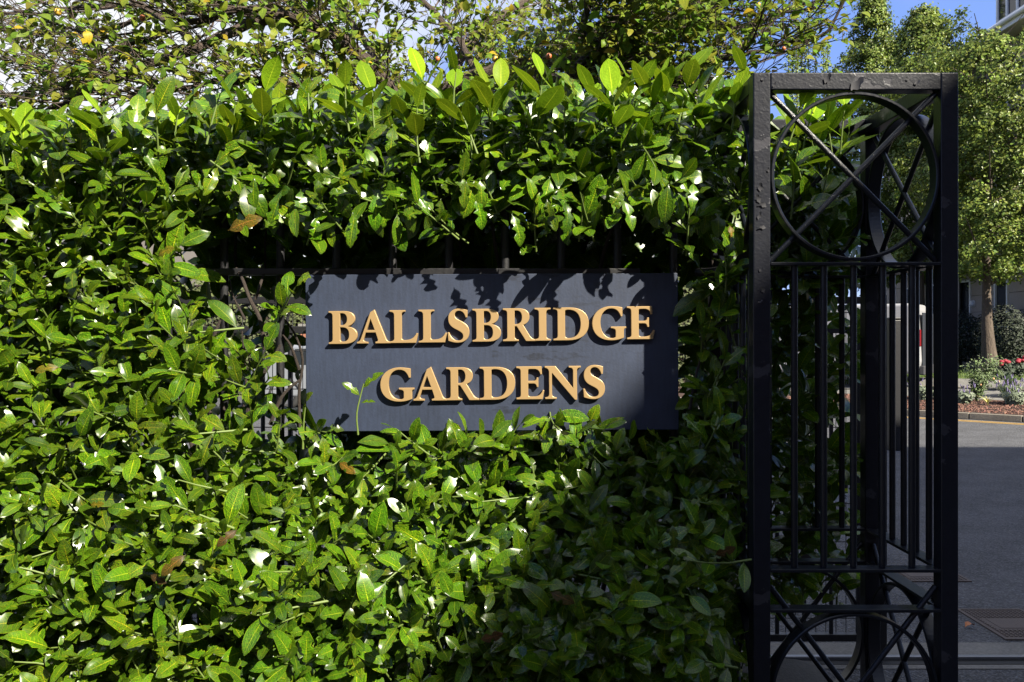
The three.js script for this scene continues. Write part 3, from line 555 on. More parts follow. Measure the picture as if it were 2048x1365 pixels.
  // hanging leaves under the brow above the sign
  for (let i = 0; i < 62; i++) { const x = R(450, 1480), y = curveY(HLOW, x) + R(-55, 25); fo.add(at(x, y - 10, R(2.33, 2.48)), V(G() * 0.5, -1, 0.1 + G() * 0.3), V(G() * 0.8, 0.5 + G() * 0.5, 0.9), R(0.075, 0.11), Math.floor(rnd() * 14), rnd() < 0.4 ? 1 : 0, tintOf(0)); }
  // upright young shoots along the top
  for (let x = -500; x < 1510; x += R(20, 40)) { const k = x < 420 ? 0.55 : 1; if (rnd() > 0.94 * k + 0.1) continue; const y = curveY(HTOP, x) - R(-25, 38) * k; shoot(at(x, y + 10, R(2.42, 2.75)), V(G() * 0.25, 1, 0.16 + G() * 0.22), R(0.08, 0.16), 4 + Math.floor(rnd() * 4), R(0.1, 0.128), rnd() < 0.68 ? 2 : 0, 0.35); }
  for (const [x, y, l, n] of [[912, 120, 0.16, 4], [845, 135, 0.1, 4], [690, 150, 0.12, 5], [1085, 130, 0.12, 5], [1380, 118, 0.14, 4], [1490, 122, 0.14, 4], [1225, 165, 0.1, 5], [530, 160, 0.1, 5], [205, 205, 0.12, 5], [745, 160, 0.1, 4], [985, 165, 0.1, 5]]) shoot(at(x, y + 25, 2.45), V(G() * 0.2, 1, 0.15), l, n, 0.13, 2, 0.4);
  // shoots in the pier
  for (const [x, y, Z, s] of [[1600, 215, 2.32, 0.13], [1690, 215, 2.6, 0.15], [1625, 220, 2.62, 0.13], [1655, 240, 2.66, 0.13], [1600, 250, 2.6, 0.13], [1660, 330, 2.56, 0.13], [1590, 340, 2.5, 0.13]]) shoot(at(x, y, Z), V(G() * 0.3, 1, 0.2), 0.14, 4, s, y < 260 ? 2 : 0, 0.3);
  // shoots in the opening left of the sign, on thin twigs; and the little sprout in front of the board
  for (const [x, y, Z, ax, n, s] of [[590, 575, 2.42, [0.5, 0.7, 0.6], 5, 0.095], [565, 615, 2.42, [0.4, 0.5, 0.6], 4, 0.085], [470, 700, 2.38, [-0.3, 0.6, 0.7], 6, 0.09], [530, 705, 2.38, [0.5, 0.8, 0.5], 6, 0.095], [540, 755, 2.36, [0.6, 0.3, 0.7], 5, 0.09], [450, 760, 2.36, [-0.5, 0.3, 0.8], 5, 0.09], [500, 815, 2.34, [0.1, 0.8, 0.7], 6, 0.095], [560, 830, 2.34, [0.2, 0.9, 0.4], 6, 0.095], [610, 815, 2.4, [0.1, 1, 0.2], 3, 0.06], [1440, 620, 2.45, [0.2, 0.8, 0.6], 6, 0.1], [1450, 720, 2.42, [0.3, 0.9, 0.4], 6, 0.1], [1400, 660, 2.46, [-0.4, 0.6, 0.6], 5, 0.095], [1400, 770, 2.44, [-0.4, 0.4, 0.8], 6, 0.1], [1440, 840, 2.36, [0.2, 0.8, 0.7], 7, 0.11]]) shoot(at(x, y, Z), V(...ax), 0.12, n, s, 0, 0.45);
  { const a = at(716, 870, 2.44), b = at(727, 768, 2.42); stems.push(tube(spline([a, at(713, 830, 2.43), at(720, 795, 2.425), b], 8), 0.0028, 0.0018, 6));
    for (const [x, y, d, n, l] of [[720, 792, [-0.6, 0.5, 0.2], [0.3, 0.6, 0.8], 0.062], [724, 778, [0.75, 0.6, 0.2], [-0.3, 0.7, 0.7], 0.078], [721, 806, [0.9, 0.1, 0.3], [0, 0.8, 0.5], 0.045]]) fo.add(at(x, y, 2.425), V(...d), V(...n), l, 6, 0, [1.3, 1.15, 1]); }
  // dead and yellow leaves caught in the hedge
  for (const [x, y, Z, d, l, tint] of [[455, 462, 2.3, [0.9, 0.35, 0.2], 0.085, [0.75, 0.8, 1]], [1460, 450, 2.42, [0.1, -1, 0.2], 0.045, [1.3, 1.35, 0.6]], [315, 512, 2.2, [0.5, 0.2, 0.3], 0.05, [1.2, 1.6, 0.8]], [372, 1110, 2.03, [-0.6, -0.5, 0.3], 0.06, [0.7, 0.7, 1]], [678, 925, 2.25, [0.6, -0.3, 0.4], 0.05, [1.1, 1.0, 1]], [1100, 1185, 2.06, [0.7, -0.2, 0.4], 0.055, [0.5, 0.5, 1]], [1430, 1110, 2.2, [0.5, 0.3, 0.4], 0.05, [0.5, 0.4, 1]], [475, 1060, 2.05, [-0.5, -0.4, 0.4], 0.05, [0.55, 0.5, 1]], [960, 1280, 2.02, [0.8, 0.3, 0.3], 0.05, [0.5, 0.35, 1]], [300, 1150, 2.05, [0.8, -0.3, 0.3], 0.04, [0.4, 0.35, 1]], [120, 735, 2.2, [-0.7, -0.1, 0.3], 0.05, [1.0, 1.3, 0.8]], [180, 1010, 2.1, [0.7, 0.1, 0.3], 0.035, [1.2, 1.5, 0.7]]]) fo.add(at(x, y, Z), V(...d), V(0.1, 0.3, 1), l * 1.2, 10, 3, tint);
  fo.finish(hedge, 300, 'leaf', 'foliage');
  tag(mesh('shoots', stems, M.stem, hedge), null, null, null, 'stuff');
  // woody stems
  const wood = [];
  for (let i = 0; i < 44; i++) { const x = R(-2.2, 0.6); if (x > -0.95 && x < -0.6) continue; const z = -R(2.7, 3.1), top = R(1.4, 2.25); const pts = [V(x, 0, z)]; let q = pts[0].clone(); while (q.y < top) { q = q.clone().add(V(G() * 0.05, R(0.12, 0.25), G() * 0.04)); pts.push(q); } if (pts.length > 2) wood.push(tube(spline(pts, pts.length * 2), R(0.008, 0.016), 0.003, 6)); }
  tag(mesh('inner_stems', wood, M.wood, hedge), null, null, null, 'stuff');
  for (const [pts, r0, r1] of [
    [[[470, 900], [490, 850], [500, 800], [520, 760], [545, 720], [560, 690]], 0.012, 0.005], [[[530, 700], [520, 640], [500, 600], [485, 560], [470, 520], [475, 400]], 0.009, 0.006], [[[470, 880], [450, 830], [440, 790], [430, 760]], 0.008, 0.005],
    [[[600, 870], [598, 780], [605, 720], [590, 670], [570, 640]], 0.007, 0.004], [[[598, 740], [580, 690], [565, 670]], 0.007, 0.004], [[[540, 850], [560, 800], [575, 780], [600, 760]], 0.008, 0.005], [[[420, 900], [425, 850], [415, 800], [420, 700], [440, 640]], 0.009, 0.006],
    [[[490, 640], [480, 620], [465, 590], [460, 560]], 0.005, 0.003], [[[510, 600], [520, 570], [530, 530], [530, 480], [540, 380]], 0.006, 0.004], [[[1380, 820], [1390, 760], [1405, 700], [1400, 660]], 0.007, 0.004], [[[1450, 850], [1448, 780], [1450, 720]], 0.007, 0.004], [[[700, 500], [720, 470], [730, 430], [740, 380], [735, 300]], 0.008, 0.006], [[[1000, 540], [990, 490], [985, 430], [1000, 320]], 0.009, 0.007], [[[1200, 540], [1215, 480], [1240, 420], [1245, 320]], 0.009, 0.007]]) {
    mesh('branch', tube(spline(pts.map(([x, y]) => at(x, y, (y < 560 ? 2.7 : 2.52) + 0.03 * Math.sin(x * 0.02 + y * 0.01))), 14), r0 * 0.7, r1 * 0.7, 7), M.wood, hedge);
  }
}

// ------------------------------------------------------------------ crab apple tree behind the hedge
{
  rnd = rngOf(99);
  const t = thing('crab_apple_tree', 'spreading crab apple tree with bare twigs and small fruit above the hedge', 'tree', V(0, 0, 0));
  const fo = new Foliage(AV, AM), base = at(840, 0, 5.0).setY(0), crown = at(850, 330, 5.0);
  mesh('trunk', tube(spline([base, V(base.x + 0.04, 0.8, base.z), V(base.x - 0.03, 1.7, base.z), crown], 12), 0.15, 0.1, 12), M.limb, t);
  const limbs = [
    [[[850, 330, 5], [800, 210, 4.8], [720, 110, 4.6], [640, 60, 4.5], [520, 40, 4.4], [400, 95, 4.2], [250, 150, 4.1], [120, 215, 4.0], [20, 255, 3.9]], 0.042, 0.012],
    [[[850, 330, 5], [880, 200, 5], [960, 150, 4.9], [1050, 125, 4.8], [1150, 122, 4.7], [1260, 80, 4.6], [1390, 30, 4.5], [1500, -20, 4.4]], 0.05, 0.02],
    [[[720, 110, 4.6], [600, 40, 4.2], [480, 20, 4.0], [330, 62, 3.9], [200, 120, 3.8], [95, 215, 3.7], [60, 235, 3.7]], 0.022, 0.005],
    [[[1150, 122, 4.7], [1250, 150, 4.4], [1340, 165, 4.3], [1440, 120, 4.1], [1560, 92, 4.0], [1648, 70, 3.95], [1690, 0, 3.9], [1705, -40, 3.9]], 0.016, 0.004],
    [[[960, 150, 4.9], [900, 60, 5.2], [820, -20, 5.4], [700, -90, 5.6]], 0.022, 0.012], [[[1050, 125, 4.8], [1120, 160, 4.4], [1168, 120, 4.2], [1170, 40, 4.0], [1190, -60, 3.9]], 0.03, 0.012],
    [[[800, 210, 4.8], [700, 190, 4.4], [560, 170, 4.1], [420, 165, 3.9], [300, 190, 3.8], [180, 200, 3.8]], 0.02, 0.005], [[[640, 60, 4.5], [560, -10, 4.8], [420, -60, 5], [250, -40, 5.2], [60, -20, 5.3]], 0.026, 0.01],
    [[[1260, 80, 4.6], [1380, 60, 4.7], [1500, 50, 4.6], [1600, 10, 4.6], [1660, -30, 4.6]], 0.022, 0.006], [[[880, 200, 5], [1000, 230, 4.6], [1150, 215, 4.3], [1300, 200, 4.2], [1420, 175, 4.1]], 0.03, 0.006],
    [[[520, 40, 4.4], [420, 20, 4.7], [280, 40, 4.9], [140, 70, 5], [0, 60, 5], [-120, 70, 5]], 0.018, 0.006], [[[400, 95, 4.2], [300, 20, 4.4], [180, 10, 4.6], [60, 30, 4.7], [-60, 20, 4.7]], 0.022, 0.006],
    [[[850, 330, 5], [780, 160, 5.6], [700, 40, 6], [620, -80, 6.4]], 0.035, 0.02], [[[880, 200, 5], [960, 60, 5.6], [1080, -10, 6], [1250, -80, 6.3]], 0.032, 0.02], [[[1000, 230, 4.6], [1060, 130, 5.3], [1180, 70, 5.7], [1330, 20, 6]], 0.025, 0.01]];
  const spots = [];
  for (const [p, r0, r1] of limbs) {
    const c = new THREE.CatmullRomCurve3(p.map(([x, y, z]) => at(x, y, z))), n = p.length * 4, pts = c.getPoints(n).map((q) => q.add(V(G() * 0.01, G() * 0.012, G() * 0.01)));
    mesh('branch', tube(pts, r0, r1, 9), M.limb, t);
    for (let i = 2; i <= n; i++) spots.push([pts[i], pts[i].clone().sub(pts[i - 1]).normalize(), mix(r0, r1, i / n)]);
  }
  const twigs = [], mid = V(base.x, 0, base.z);
  const tone = () => { const b = R(0.7, 1.35), y = rnd(), a = y > 0.98 ? 1 : 0; return [b * (a ? 2.6 : R(0.8, 1.4)), b * (a ? 1.3 : R(0.85, 1.2)), b * (a ? 0.8 : R(0.8, 1.3))]; };
  const leafAt = (p, d) => { const h = V(G() * 0.7, -0.25 + G() * 0.55, G() * 0.7).addScaledVector(d, 0.5); fo.add(p, h, V(G() * 0.7 + 0.25, 0.8, 0.55 + G() * 0.6), R(0.04, 0.072), Math.floor(rnd() * 6), 0, tone()); };
  const inView = (p) => { const Z = -p.z, px = p.x / Z * F + CX, py = CY - (p.y - EYE) / Z * F; return px > -260 && px < 1720 && py < 290 && py > -330 && (px < 1500 || py < 60 + (1700 - px) * 0.32 || rnd() < 0.25); };
  function grow(p, d, len, r, lev) {
    const n = 5, pts = [p.clone()]; let q = p.clone(), dir = d.clone().normalize();
    for (let i = 0; i < n; i++) { dir.add(V(G() * 0.26, G() * 0.2 + (lev === 1 ? 0.02 : 0.05), G() * 0.26)).normalize(); q = q.clone().addScaledVector(dir, len / n); pts.push(q); }
    if (!inView(q)) return;
    twigs.push(tube(pts, r, r * 0.45, lev === 1 ? 5 : 4));
    const px = q.x / -q.z * F + CX, full = px < 420 ? 0.47 : px > 1440 ? 0.6 : 0.84;
    if (lev === 1) for (let i = 1; i <= n; i++) { const k = rnd() < 0.6 ? 2 : 1; for (let j = 0; j < k; j++) grow(pts[i], dir.clone().add(V(G() * 0.9, G() * 0.6 + 0.1, G() * 0.9)), R(0.12, 0.34), R(0.0015, 0.0024), 2); }
    else for (let i = 1; i <= n; i++) if (rnd() < 0.85 * full) { leafAt(pts[i], dir); if (rnd() < 0.35 * full) leafAt(pts[i], dir); if (rnd() < 0.28) { const s = V(G(), G() * 0.5 + 0.3, G()).normalize(); twigs.push(tube([pts[i], pts[i].clone().addScaledVector(s, R(0.02, 0.05))], 0.002, 0.0016, 4)); } }
  }
  for (let i = 0; i < 640; i++) { const [p, d, r] = spots[Math.floor(rnd() * spots.length)], o = p.clone().sub(mid).setY(0).normalize(); if (!inView(p) || (p.x / -p.z * F + CX < 420 && rnd() < 0.45)) continue; grow(p, o.multiplyScalar(0.5).addScaledVector(d, 0.5).add(V(G() * 0.6, G() * 0.45, G() * 0.6)), R(0.3, 0.75), Math.min(r * 0.6, R(0.003, 0.006)), 1); }
  tag(mesh('twigs', twigs, M.twig, t), null, null, null, 'stuff');
  const fruit = [std([0.62, 0.20, 0.07], { roughness: 0.4 }), std([0.66, 0.42, 0.06], { roughness: 0.4 }), std([0.30, 0.32, 0.04], { roughness: 0.45 })];
  const fg = new THREE.LatheGeometry([[0.001, -0.46], [0.2, -0.47], [0.4, -0.32], [0.5, 0], [0.43, 0.32], [0.2, 0.46], [0.001, 0.36]].map(([a, b]) => new THREE.Vector2(a, b)), 12);
  for (const [x, y, Z, s, k] of [[1098, 113, 3.9, 0.026, 0], [1288, 128, 4.0, 0.022, 1], [1567, 87, 3.9, 0.016, 0], [1568, 97, 3.85, 0.018, 0], [115, 24, 3.8, 0.03, 1], [226, 53, 3.9, 0.026, 2], [284, 36, 3.9, 0.024, 0], [270, 35, 3.95, 0.022, 1], [150, 104, 3.8, 0.026, 1], [236, 187, 3.7, 0.02, 1], [990, 118, 4.0, 0.026, 1], [875, 118, 4.0, 0.02, 0], [1517, 10, 4, 0.02, 1], [1290, 190, 4, 0.02, 0], [50, 128, 3.8, 0.022, 1], [84, 110, 3.9, 0.02, 2], [1024, 118, 4, 0.022, 2]]) { const o = mesh('fruit', fg, fruit[k], t, at(x, y, Z)); o.scale.setScalar(s * 1.15); o.rotation.set(0.4, s * 200, 0.3); }
  fo.finish(t, 300, 'leaf', 'foliage');
}

// ------------------------------------------------------------------ trees along the apartment block
const tiny = (() => { const g = new THREE.BufferGeometry(); g.setAttribute('position', new THREE.Float32BufferAttribute([0, 0, 0, 0.32, 0.45, 0.06, 0, 1, -0.12, -0.32, 0.45, 0.06], 3)); g.setIndex([0, 1, 2, 0, 2, 3]); g.computeVertexNormals(); return g; })();
function cloud(name, pts, m, parent, label) {                 // pts: [position, size, normal, colour]
  const im = new THREE.InstancedMesh(tiny, m, pts.length), m4 = new THREE.Matrix4();
  pts.forEach(([p, s, n, c], i) => { n = n.clone().normalize(); const d = V(G(), G() * 0.8 - 0.2, G()); d.addScaledVector(n, -n.dot(d)).normalize(); const x = d.clone().cross(n); m4.makeBasis(x.multiplyScalar(s), d.multiplyScalar(s), n.multiplyScalar(s)).setPosition(p); im.setMatrixAt(i, m4); im.setColorAt(i, lin(...c)); });
  im.name = name; im.castShadow = im.receiveShadow = true; tag(im, label, null, null, 'stuff'); parent.add(im); return im;
}
const treeLeaf = phys([0.155, 0.23, 0.036], { roughness: 0.93, transmission: 0.3, thickness: 0, clearcoat: 0.4, clearcoatRoughness: 0.35, specularIntensity: 0.1 });
function pearTree(label, x, Z, hTop, rad, low, seed, n) {
  rnd = rngOf(seed);
  const g0 = bankHAt(x, Z), t = thing('pear_tree', label, 'tree', V(x, g0 - 0.05, -Z), 0, 'pear trees in a row along the apartment block');
  const trunkPts = [V(0, 0, 0), V(-0.05, 0.5, 0), V(-0.1, 1.4, 0), V(-0.1, low + 0.6, 0), V(0, hTop * 0.55, 0), V(0, hTop * 0.8, 0)];
  mesh('trunk', tube(spline(trunkPts, 26), 0, (k) => mix(0.27, 0.02, Math.pow(k, 0.6)) * (1 + 0.35 * smooth(0.09, 0, k)), 14), M.bark, t);
  const pts = [], H = hTop - low;
  for (let b = 0; b < 26; b++) {
    const k = b / 26, y = low + k * H * 0.85, a = b * 2.4 + R(-0.3, 0.3), w = rad * Math.pow(Math.sin(Math.PI * clamp(0.22 + k * 0.74, 0, 1)), 0.7), e = V(Math.cos(a) * w, y + w * 0.75, Math.sin(a) * w), s = V(0, y - 0.1, 0);
    if (y > hTop * 0.97) continue;
    mesh('branch', tube(spline([s, s.clone().lerp(e, 0.5).add(V(0, -0.12, 0)), e], 8), 0.055 * (1 - k * 0.7), 0.008, 6), M.bark, t);
  }
  const nc = Math.round(n / 42);
  for (let c = 0; c < nc; c++) {
    const k = Math.pow(rnd(), 0.9), y = low + k * H, prof = Math.pow(Math.sin(Math.PI * clamp(0.17 + k * 0.8, 0, 1)), 0.75), a = R(0, 6.283), rr = rad * prof * Math.pow(rnd(), 0.42) * R(0.8, 1.12) * (1 + 0.5 * (fbm(a / 6.283, k, 6, 2, seed) - 0.5) * 2);
    const cc = V(Math.cos(a) * rr, y, Math.sin(a) * rr), out = V(Math.cos(a), 0.6, Math.sin(a)), sz = R(0.15, 0.32), cx = x + cc.x;
    if (cx > 13.95 - Math.max(0, g0 + y - (Z < 24 ? 7.2 : 9.5)) * (Z < 24 ? 0.8 : 0.12) || fbm(a / 6.283, k * 2, 8, 2, seed + 5) < 0.27) continue;
    const tn = R(0.55, 1.4);
    for (let i = 0; i < 42; i++) { const q = V(G(), G() * 0.9, G()).multiplyScalar(sz * 0.68), b = tn * R(0.75, 1.3); pts.push([cc.clone().add(q), R(0.075, 0.12), out.clone().add(V(G() * 0.9, G() * 0.8, G() * 0.9)), [b * R(0.9, 1.3), b, b * R(0.8, 1.3)]]); }
  }
  cloud('crown', pts, treeLeaf, t);
}
pearTree('broad pear tree with thick bare trunk, nearest of the row beside the apartment block', 12.55, 23, 10.3, 2.15, 2.35, 41, 66000);
pearTree('pear tree half hidden behind the pier, middle of the row beside the apartment block', 12.5, 26.6, 10.7, 1.75, 2.6, 42, 44000);
pearTree('pointed pear tree seen above the pier, farthest of the row beside the apartment block', 12.3, 30, 12.4, 1.75, 2.6, 43, 52000);
{
  rnd = rngOf(61);
  const p0 = at(1612, 0, 62).setY(0), t = thing('poplar_tree', 'tall thin poplar with separate upright wispy stems, far behind the pier', 'tree', p0), pts = [];
  mesh('trunk', tube([V(0, 0, 0), V(0, 9, 0), V(0.1, 17, 0)], 0.4, 0.15, 8), M.bark, t);
  for (const [px, py] of [[1572, 60], [1586, 100], [1598, 55], [1608, 85], [1618, 10], [1630, 45], [1640, 95], [1652, 85], [1592, 20], [1612, 40]]) {
    const e = at(px, py, 62).sub(p0), z = G() * 0.7, s = V(e.x * 0.5, 9, z * 0.4), m = V(e.x * 0.95, 15, z); e.z = z;
    const c = new THREE.CatmullRomCurve3([s, m, e]); mesh('branch', tube(c.getPoints(8), 0.07, 0.02, 5), M.bark, t);
    for (let i = 0; i < 900; i++) { const k = Math.pow(rnd(), 0.7), w = 0.16 + 0.3 * (1 - k), p = c.getPoint(k).add(V(G() * w, G() * 0.12, G() * w)), b = R(0.8, 1.5); pts.push([p, R(0.13, 0.24), V(G() + 0.4, 0.6 + G(), 0.8 + G()), [b * 1.1, b, b * 1.2]]); }
  }
  for (let i = 0; i < 2600; i++) { const b = R(0.7, 1.3); pts.push([V(G() * 1.3, R(8, 17.2), G() * 1.2), R(0.1, 0.2), V(G(), 0.5 + G(), 0.6 + G()), [b, b, b]]); }
  cloud('crown', pts, treeLeaf, t);
}

// ------------------------------------------------------------------ apartment block on the right (its long face runs away from us)
{
  const X = 14, Z0 = 23.05, Z1 = 33, gy = 0.8, eave = 9.95, t = thing('apartment_block', 'cream three-storey apartment block with panelled walls and slate roof behind the pear trees', 'apartment building', V(X, 0, 0));
  mesh('wall', box(9, eave - 0.3, Z1 - Z0, 4.52, 0.3, -(Z0 + Z1) / 2), M.wallBack, t);
  const bays = []; for (let z = 25.03; z < Z1 - 1; z += 2.0) bays.push(z);
  const rows = [[EYE + 0.28, EYE + 1.55], [EYE + 3.0, EYE + 4.3], [EYE + 5.9, EYE + 7.2]], course = 0.5;
  const winW = 0.62;
  let y = 0.35;
  while (y < eave - 0.02) {
    const h = Math.min(course, eave - y) - 0.014, row = rows.find(([a, b]) => y + h > a + 0.02 && y < b - 0.02);
    let z = Z0; const cuts = row ? bays : [];
    const seg = (a, b) => { if (b - a > 0.05) mesh('wall_panel', box(0.03, h, b - a - 0.0, -0.015, y, -(a + b) / 2), M.wall, t); };
    for (const c of cuts) { seg(z, c - winW / 2 - 0.03); z = c + winW / 2 + 0.03; }
    seg(z, Z1); y += course;
  }
  for (const [a, b] of rows) for (const c of bays) {
    const yb = Math.floor((a - 0.35) / course) * course + 0.35, yt = Math.ceil((b - 0.35) / course) * course + 0.35 - 0.014, w = mesh('window', [box(0.06, 0.06, winW + 0.06, -0.04, yb, -c), box(0.06, 0.06, winW + 0.06, -0.04, yt - 0.06, -c), box(0.06, yt - yb - 0.12, 0.06, -0.04, yb + 0.06, -c - winW / 2), box(0.06, yt - yb - 0.12, 0.06, -0.04, yb + 0.06, -c + winW / 2)], M.whitePaint, t);
    mesh('pane', box(0.012, yt - yb - 0.12, winW - 0.06, -0.012, yb + 0.06, -c), M.glass, w); mesh('sill', box(0.12, 0.04, winW + 0.12, -0.07, yb - 0.041, -c), M.whitePaint, w);
  }
  mesh('downpipe', rod(V(-0.08, 0.6, -27.25), V(-0.08, eave - 0.15, -27.25), 0.045, 10), M.paintPlain, t);
  mesh('wall_vent', new THREE.SphereGeometry(0.11, 12, 8).translate(-0.05, EYE + 1.0, -26.55), M.whitePaint, t);
  mesh('soffit', box(0.62, 0.05, Z1 - Z0 + 1.2, -0.32, eave, -(Z0 + Z1) / 2 + 0.1), std([0.6, 0.57, 0.5]), t);
  mesh('fascia', box(0.04, 0.24, Z1 - Z0 + 1.2, -0.65, eave - 0.02, -(Z0 + Z1) / 2 + 0.1), M.whitePaint, t);
  mesh('gutter', tube([V(-0.73, eave + 0.16, -Z0 + 0.6), V(-0.73, eave + 0.16, -Z1 - 0.5)], 0.065, 0.065, 10), M.whitePaint, t);
  const sh = new THREE.Shape(); sh.moveTo(-0.72, eave + 0.22); sh.lineTo(4.5, eave + 3.6); sh.lineTo(9.6, eave + 0.22); sh.closePath();
  const rf = mesh('roof', metreUV(new THREE.ExtrudeGeometry(sh, { depth: Z1 - Z0 + 1.2, bevelEnabled: false }).translate(0, 0, -Z1 - 0.5)), M.slate, t);
  for (const z of [-25.0]) {                     // dormers
    const d = mesh('dormer', box(1.9, 1.5, 1.7, 1.25, eave + 0.75, z), M.slate, t);
    mesh('dormer_frame', [box(0.08, 0.09, 1.6, 0.27, eave + 0.8, z), box(0.08, 0.09, 1.6, 0.27, eave + 2.1, z), ...[-0.76, -0.26, 0.26, 0.76].map((o) => box(0.08, 1.21, 0.08, 0.27, eave + 0.89, z + o))], M.whitePaint, d);
    mesh('dormer_pane', box(0.03, 1.2, 1.5, 0.287, eave + 0.89, z), M.glass, d);
    mesh('dormer_roof', box(2.2, 0.1, 1.95, 1.15, eave + 2.26, z), M.slate, d);
  }
}

// ------------------------------------------------------------------ planting by the far kerb
function bush(name, label, cat, p, make, group) { const t = thing(name, label, cat, p, 0, group); make(t); return t; }
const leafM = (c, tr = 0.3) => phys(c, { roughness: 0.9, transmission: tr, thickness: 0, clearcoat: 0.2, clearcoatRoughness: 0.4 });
const leafY = leafM([0.55, 0.50, 0.07]), leafW = leafM([0.6, 0.58, 0.3]), leafD = leafM([0.03, 0.07, 0.02]);
const onBank = (px, Z) => { const p = at(px, 0, Z); p.y = bankHAt(p.x, Z); return p; };
{
  rnd = rngOf(71);
  // clipped shrubs under the block
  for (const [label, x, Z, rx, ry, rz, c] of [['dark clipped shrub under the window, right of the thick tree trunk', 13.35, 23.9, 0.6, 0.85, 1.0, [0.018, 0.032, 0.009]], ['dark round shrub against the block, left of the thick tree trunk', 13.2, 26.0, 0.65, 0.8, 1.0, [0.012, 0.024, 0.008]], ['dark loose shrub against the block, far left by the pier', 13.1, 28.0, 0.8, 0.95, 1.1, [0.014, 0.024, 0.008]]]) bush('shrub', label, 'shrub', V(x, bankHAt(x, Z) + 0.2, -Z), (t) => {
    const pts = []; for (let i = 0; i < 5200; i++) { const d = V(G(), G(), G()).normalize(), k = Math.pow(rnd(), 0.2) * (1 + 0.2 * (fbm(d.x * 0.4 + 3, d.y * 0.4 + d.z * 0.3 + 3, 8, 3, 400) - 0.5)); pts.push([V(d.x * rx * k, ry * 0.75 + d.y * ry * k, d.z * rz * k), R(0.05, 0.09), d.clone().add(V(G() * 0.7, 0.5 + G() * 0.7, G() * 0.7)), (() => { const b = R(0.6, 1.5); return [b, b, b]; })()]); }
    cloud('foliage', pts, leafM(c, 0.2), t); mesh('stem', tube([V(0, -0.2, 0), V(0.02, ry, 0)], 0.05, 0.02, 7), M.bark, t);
  });
  bush('rose_bush', 'leafy rose bush in the bark-covered flower bed', 'rose bush', onBank(1952, 18.6), (t) => {
    const pts = [], st = [];
    for (let i = 0; i < 9; i++) { const a = R(0, 6.3), e = V(Math.cos(a) * R(0.12, 0.55) + 0.02, R(0.45, 0.9), Math.sin(a) * 0.25), c = spline([V(0, 0, 0), V(e.x * 0.3, e.y * 0.5, e.z * 0.3), e], 8); st.push(tube(c, 0.012, 0.004, 5)); for (let k = 2; k < 9; k++) for (let j = 0; j < 34; j++) { const b = R(0.6, 1.5); pts.push([c[k].clone().add(V(G() * 0.09, G() * 0.08, G() * 0.09)), R(0.035, 0.07), V(G() * 0.8 + 0.3, 0.8 + G() * 0.6, 0.5 + G() * 0.8), [b, b, b]]); } }
    cloud('foliage', pts, leafM([0.10, 0.16, 0.035]), t); mesh('stem', st, M.stem, t);
    for (const [x, y, z] of [[0.38, 0.42, 0.2], [-0.03, 0.36, 0.25], [0.26, 0.48, 0.22]]) { const o = mesh('rose', new THREE.IcosahedronGeometry(0.02, 1), std([0.75, 0.42, 0.2]), t, V(x, y, z)); o.scale.y = 1.2; }
  });
  for (const [label, px, Z, s] of [['purple lavender clump in front of the others, right end of the flower bed', 2030, 17.9, 0.75], ['pale purple lavender clump behind, beside the dark-leaved plant', 2020, 18.9, 0.7], ['grey-green lavender clump next to the pier edge', 1926, 18.4, 0.65], ['small lavender clump seen between the pier bars', 1846, 19.2, 0.8]]) bush('lavender', label, 'lavender', onBank(px, Z), (t) => {
    const pts = [], fl = []; for (let i = 0; i < 1500; i++) { const a = R(0, 6.3), h = rnd(), r = 0.32 * s * Math.sqrt(rnd()) * (0.5 + h * 0.7), b = R(0.7, 1.4); pts.push([V(Math.cos(a) * r, h * 0.32 * s, Math.sin(a) * r), R(0.04, 0.08), V(Math.cos(a), 0.5 + G() * 0.4, Math.sin(a) + G() * 0.4), [b, b, b]]); }
    cloud('foliage', pts, leafM([0.17, 0.21, 0.13], 0.2), t);
    for (let i = 0; i < 16; i++) { const a = R(0, 6.3), r = R(0.05, 0.4) * s, e = V(Math.cos(a) * r * 1.25, R(0.36, 0.62) * s, Math.sin(a) * r * 1.25), b0 = V(Math.cos(a) * r * 0.6, 0.2 * s, Math.sin(a) * r * 0.6); fl.push(tube([b0, e], 0.003, 0.003, 4)); const h = mesh('flower', new THREE.CylinderGeometry(0.008, 0.012, 0.08, 6), std([0.14, 0.11, 0.24]), t, e); h.rotation.set(R(-0.3, 0.3), 0, R(-0.4, 0.4)); }
    mesh('stem', fl, M.stem, t);
  });
  bush('striped_grass_plant', 'yellow strap-leaved plant in front of the rose bush', 'plant', onBank(1976, 17.9), (t) => { for (let i = 0; i < 26; i++) { const a = R(0, 6.3), L = R(0.22, 0.42), g = new THREE.PlaneGeometry(0.02, L, 1, 6).translate(0, L / 2, 0), p = g.attributes.position; for (let k = 0; k < p.count; k++) { const u = p.getY(k) / L; p.setXYZ(k, p.getX(k) * (1 - u * 0.8), L * u * (1 - 0.45 * u) * 0.85, L * u * u * 0.75); } g.computeVertexNormals(); g.rotateY(a); mesh('leaf', g, i % 3 ? leafY : leafW, t); } });
  bush('dark_leaved_plant', 'low plant with broad dark green leaves near the path', 'plant', onBank(2010, 19.6), (t) => { for (let i = 0; i < 14; i++) { const a = R(0, 6.3), g = leafGeo({ nl: 6, nw: 2, w: 0.3, fold: 0.2, curl: 0.8 }); g.scale(0.3, 0.3, 0.3); g.rotateX(R(0.4, 1.1)); g.rotateY(a); mesh('leaf', g, leafD, t, V(Math.cos(a) * 0.05, 0.1, 0)); } });
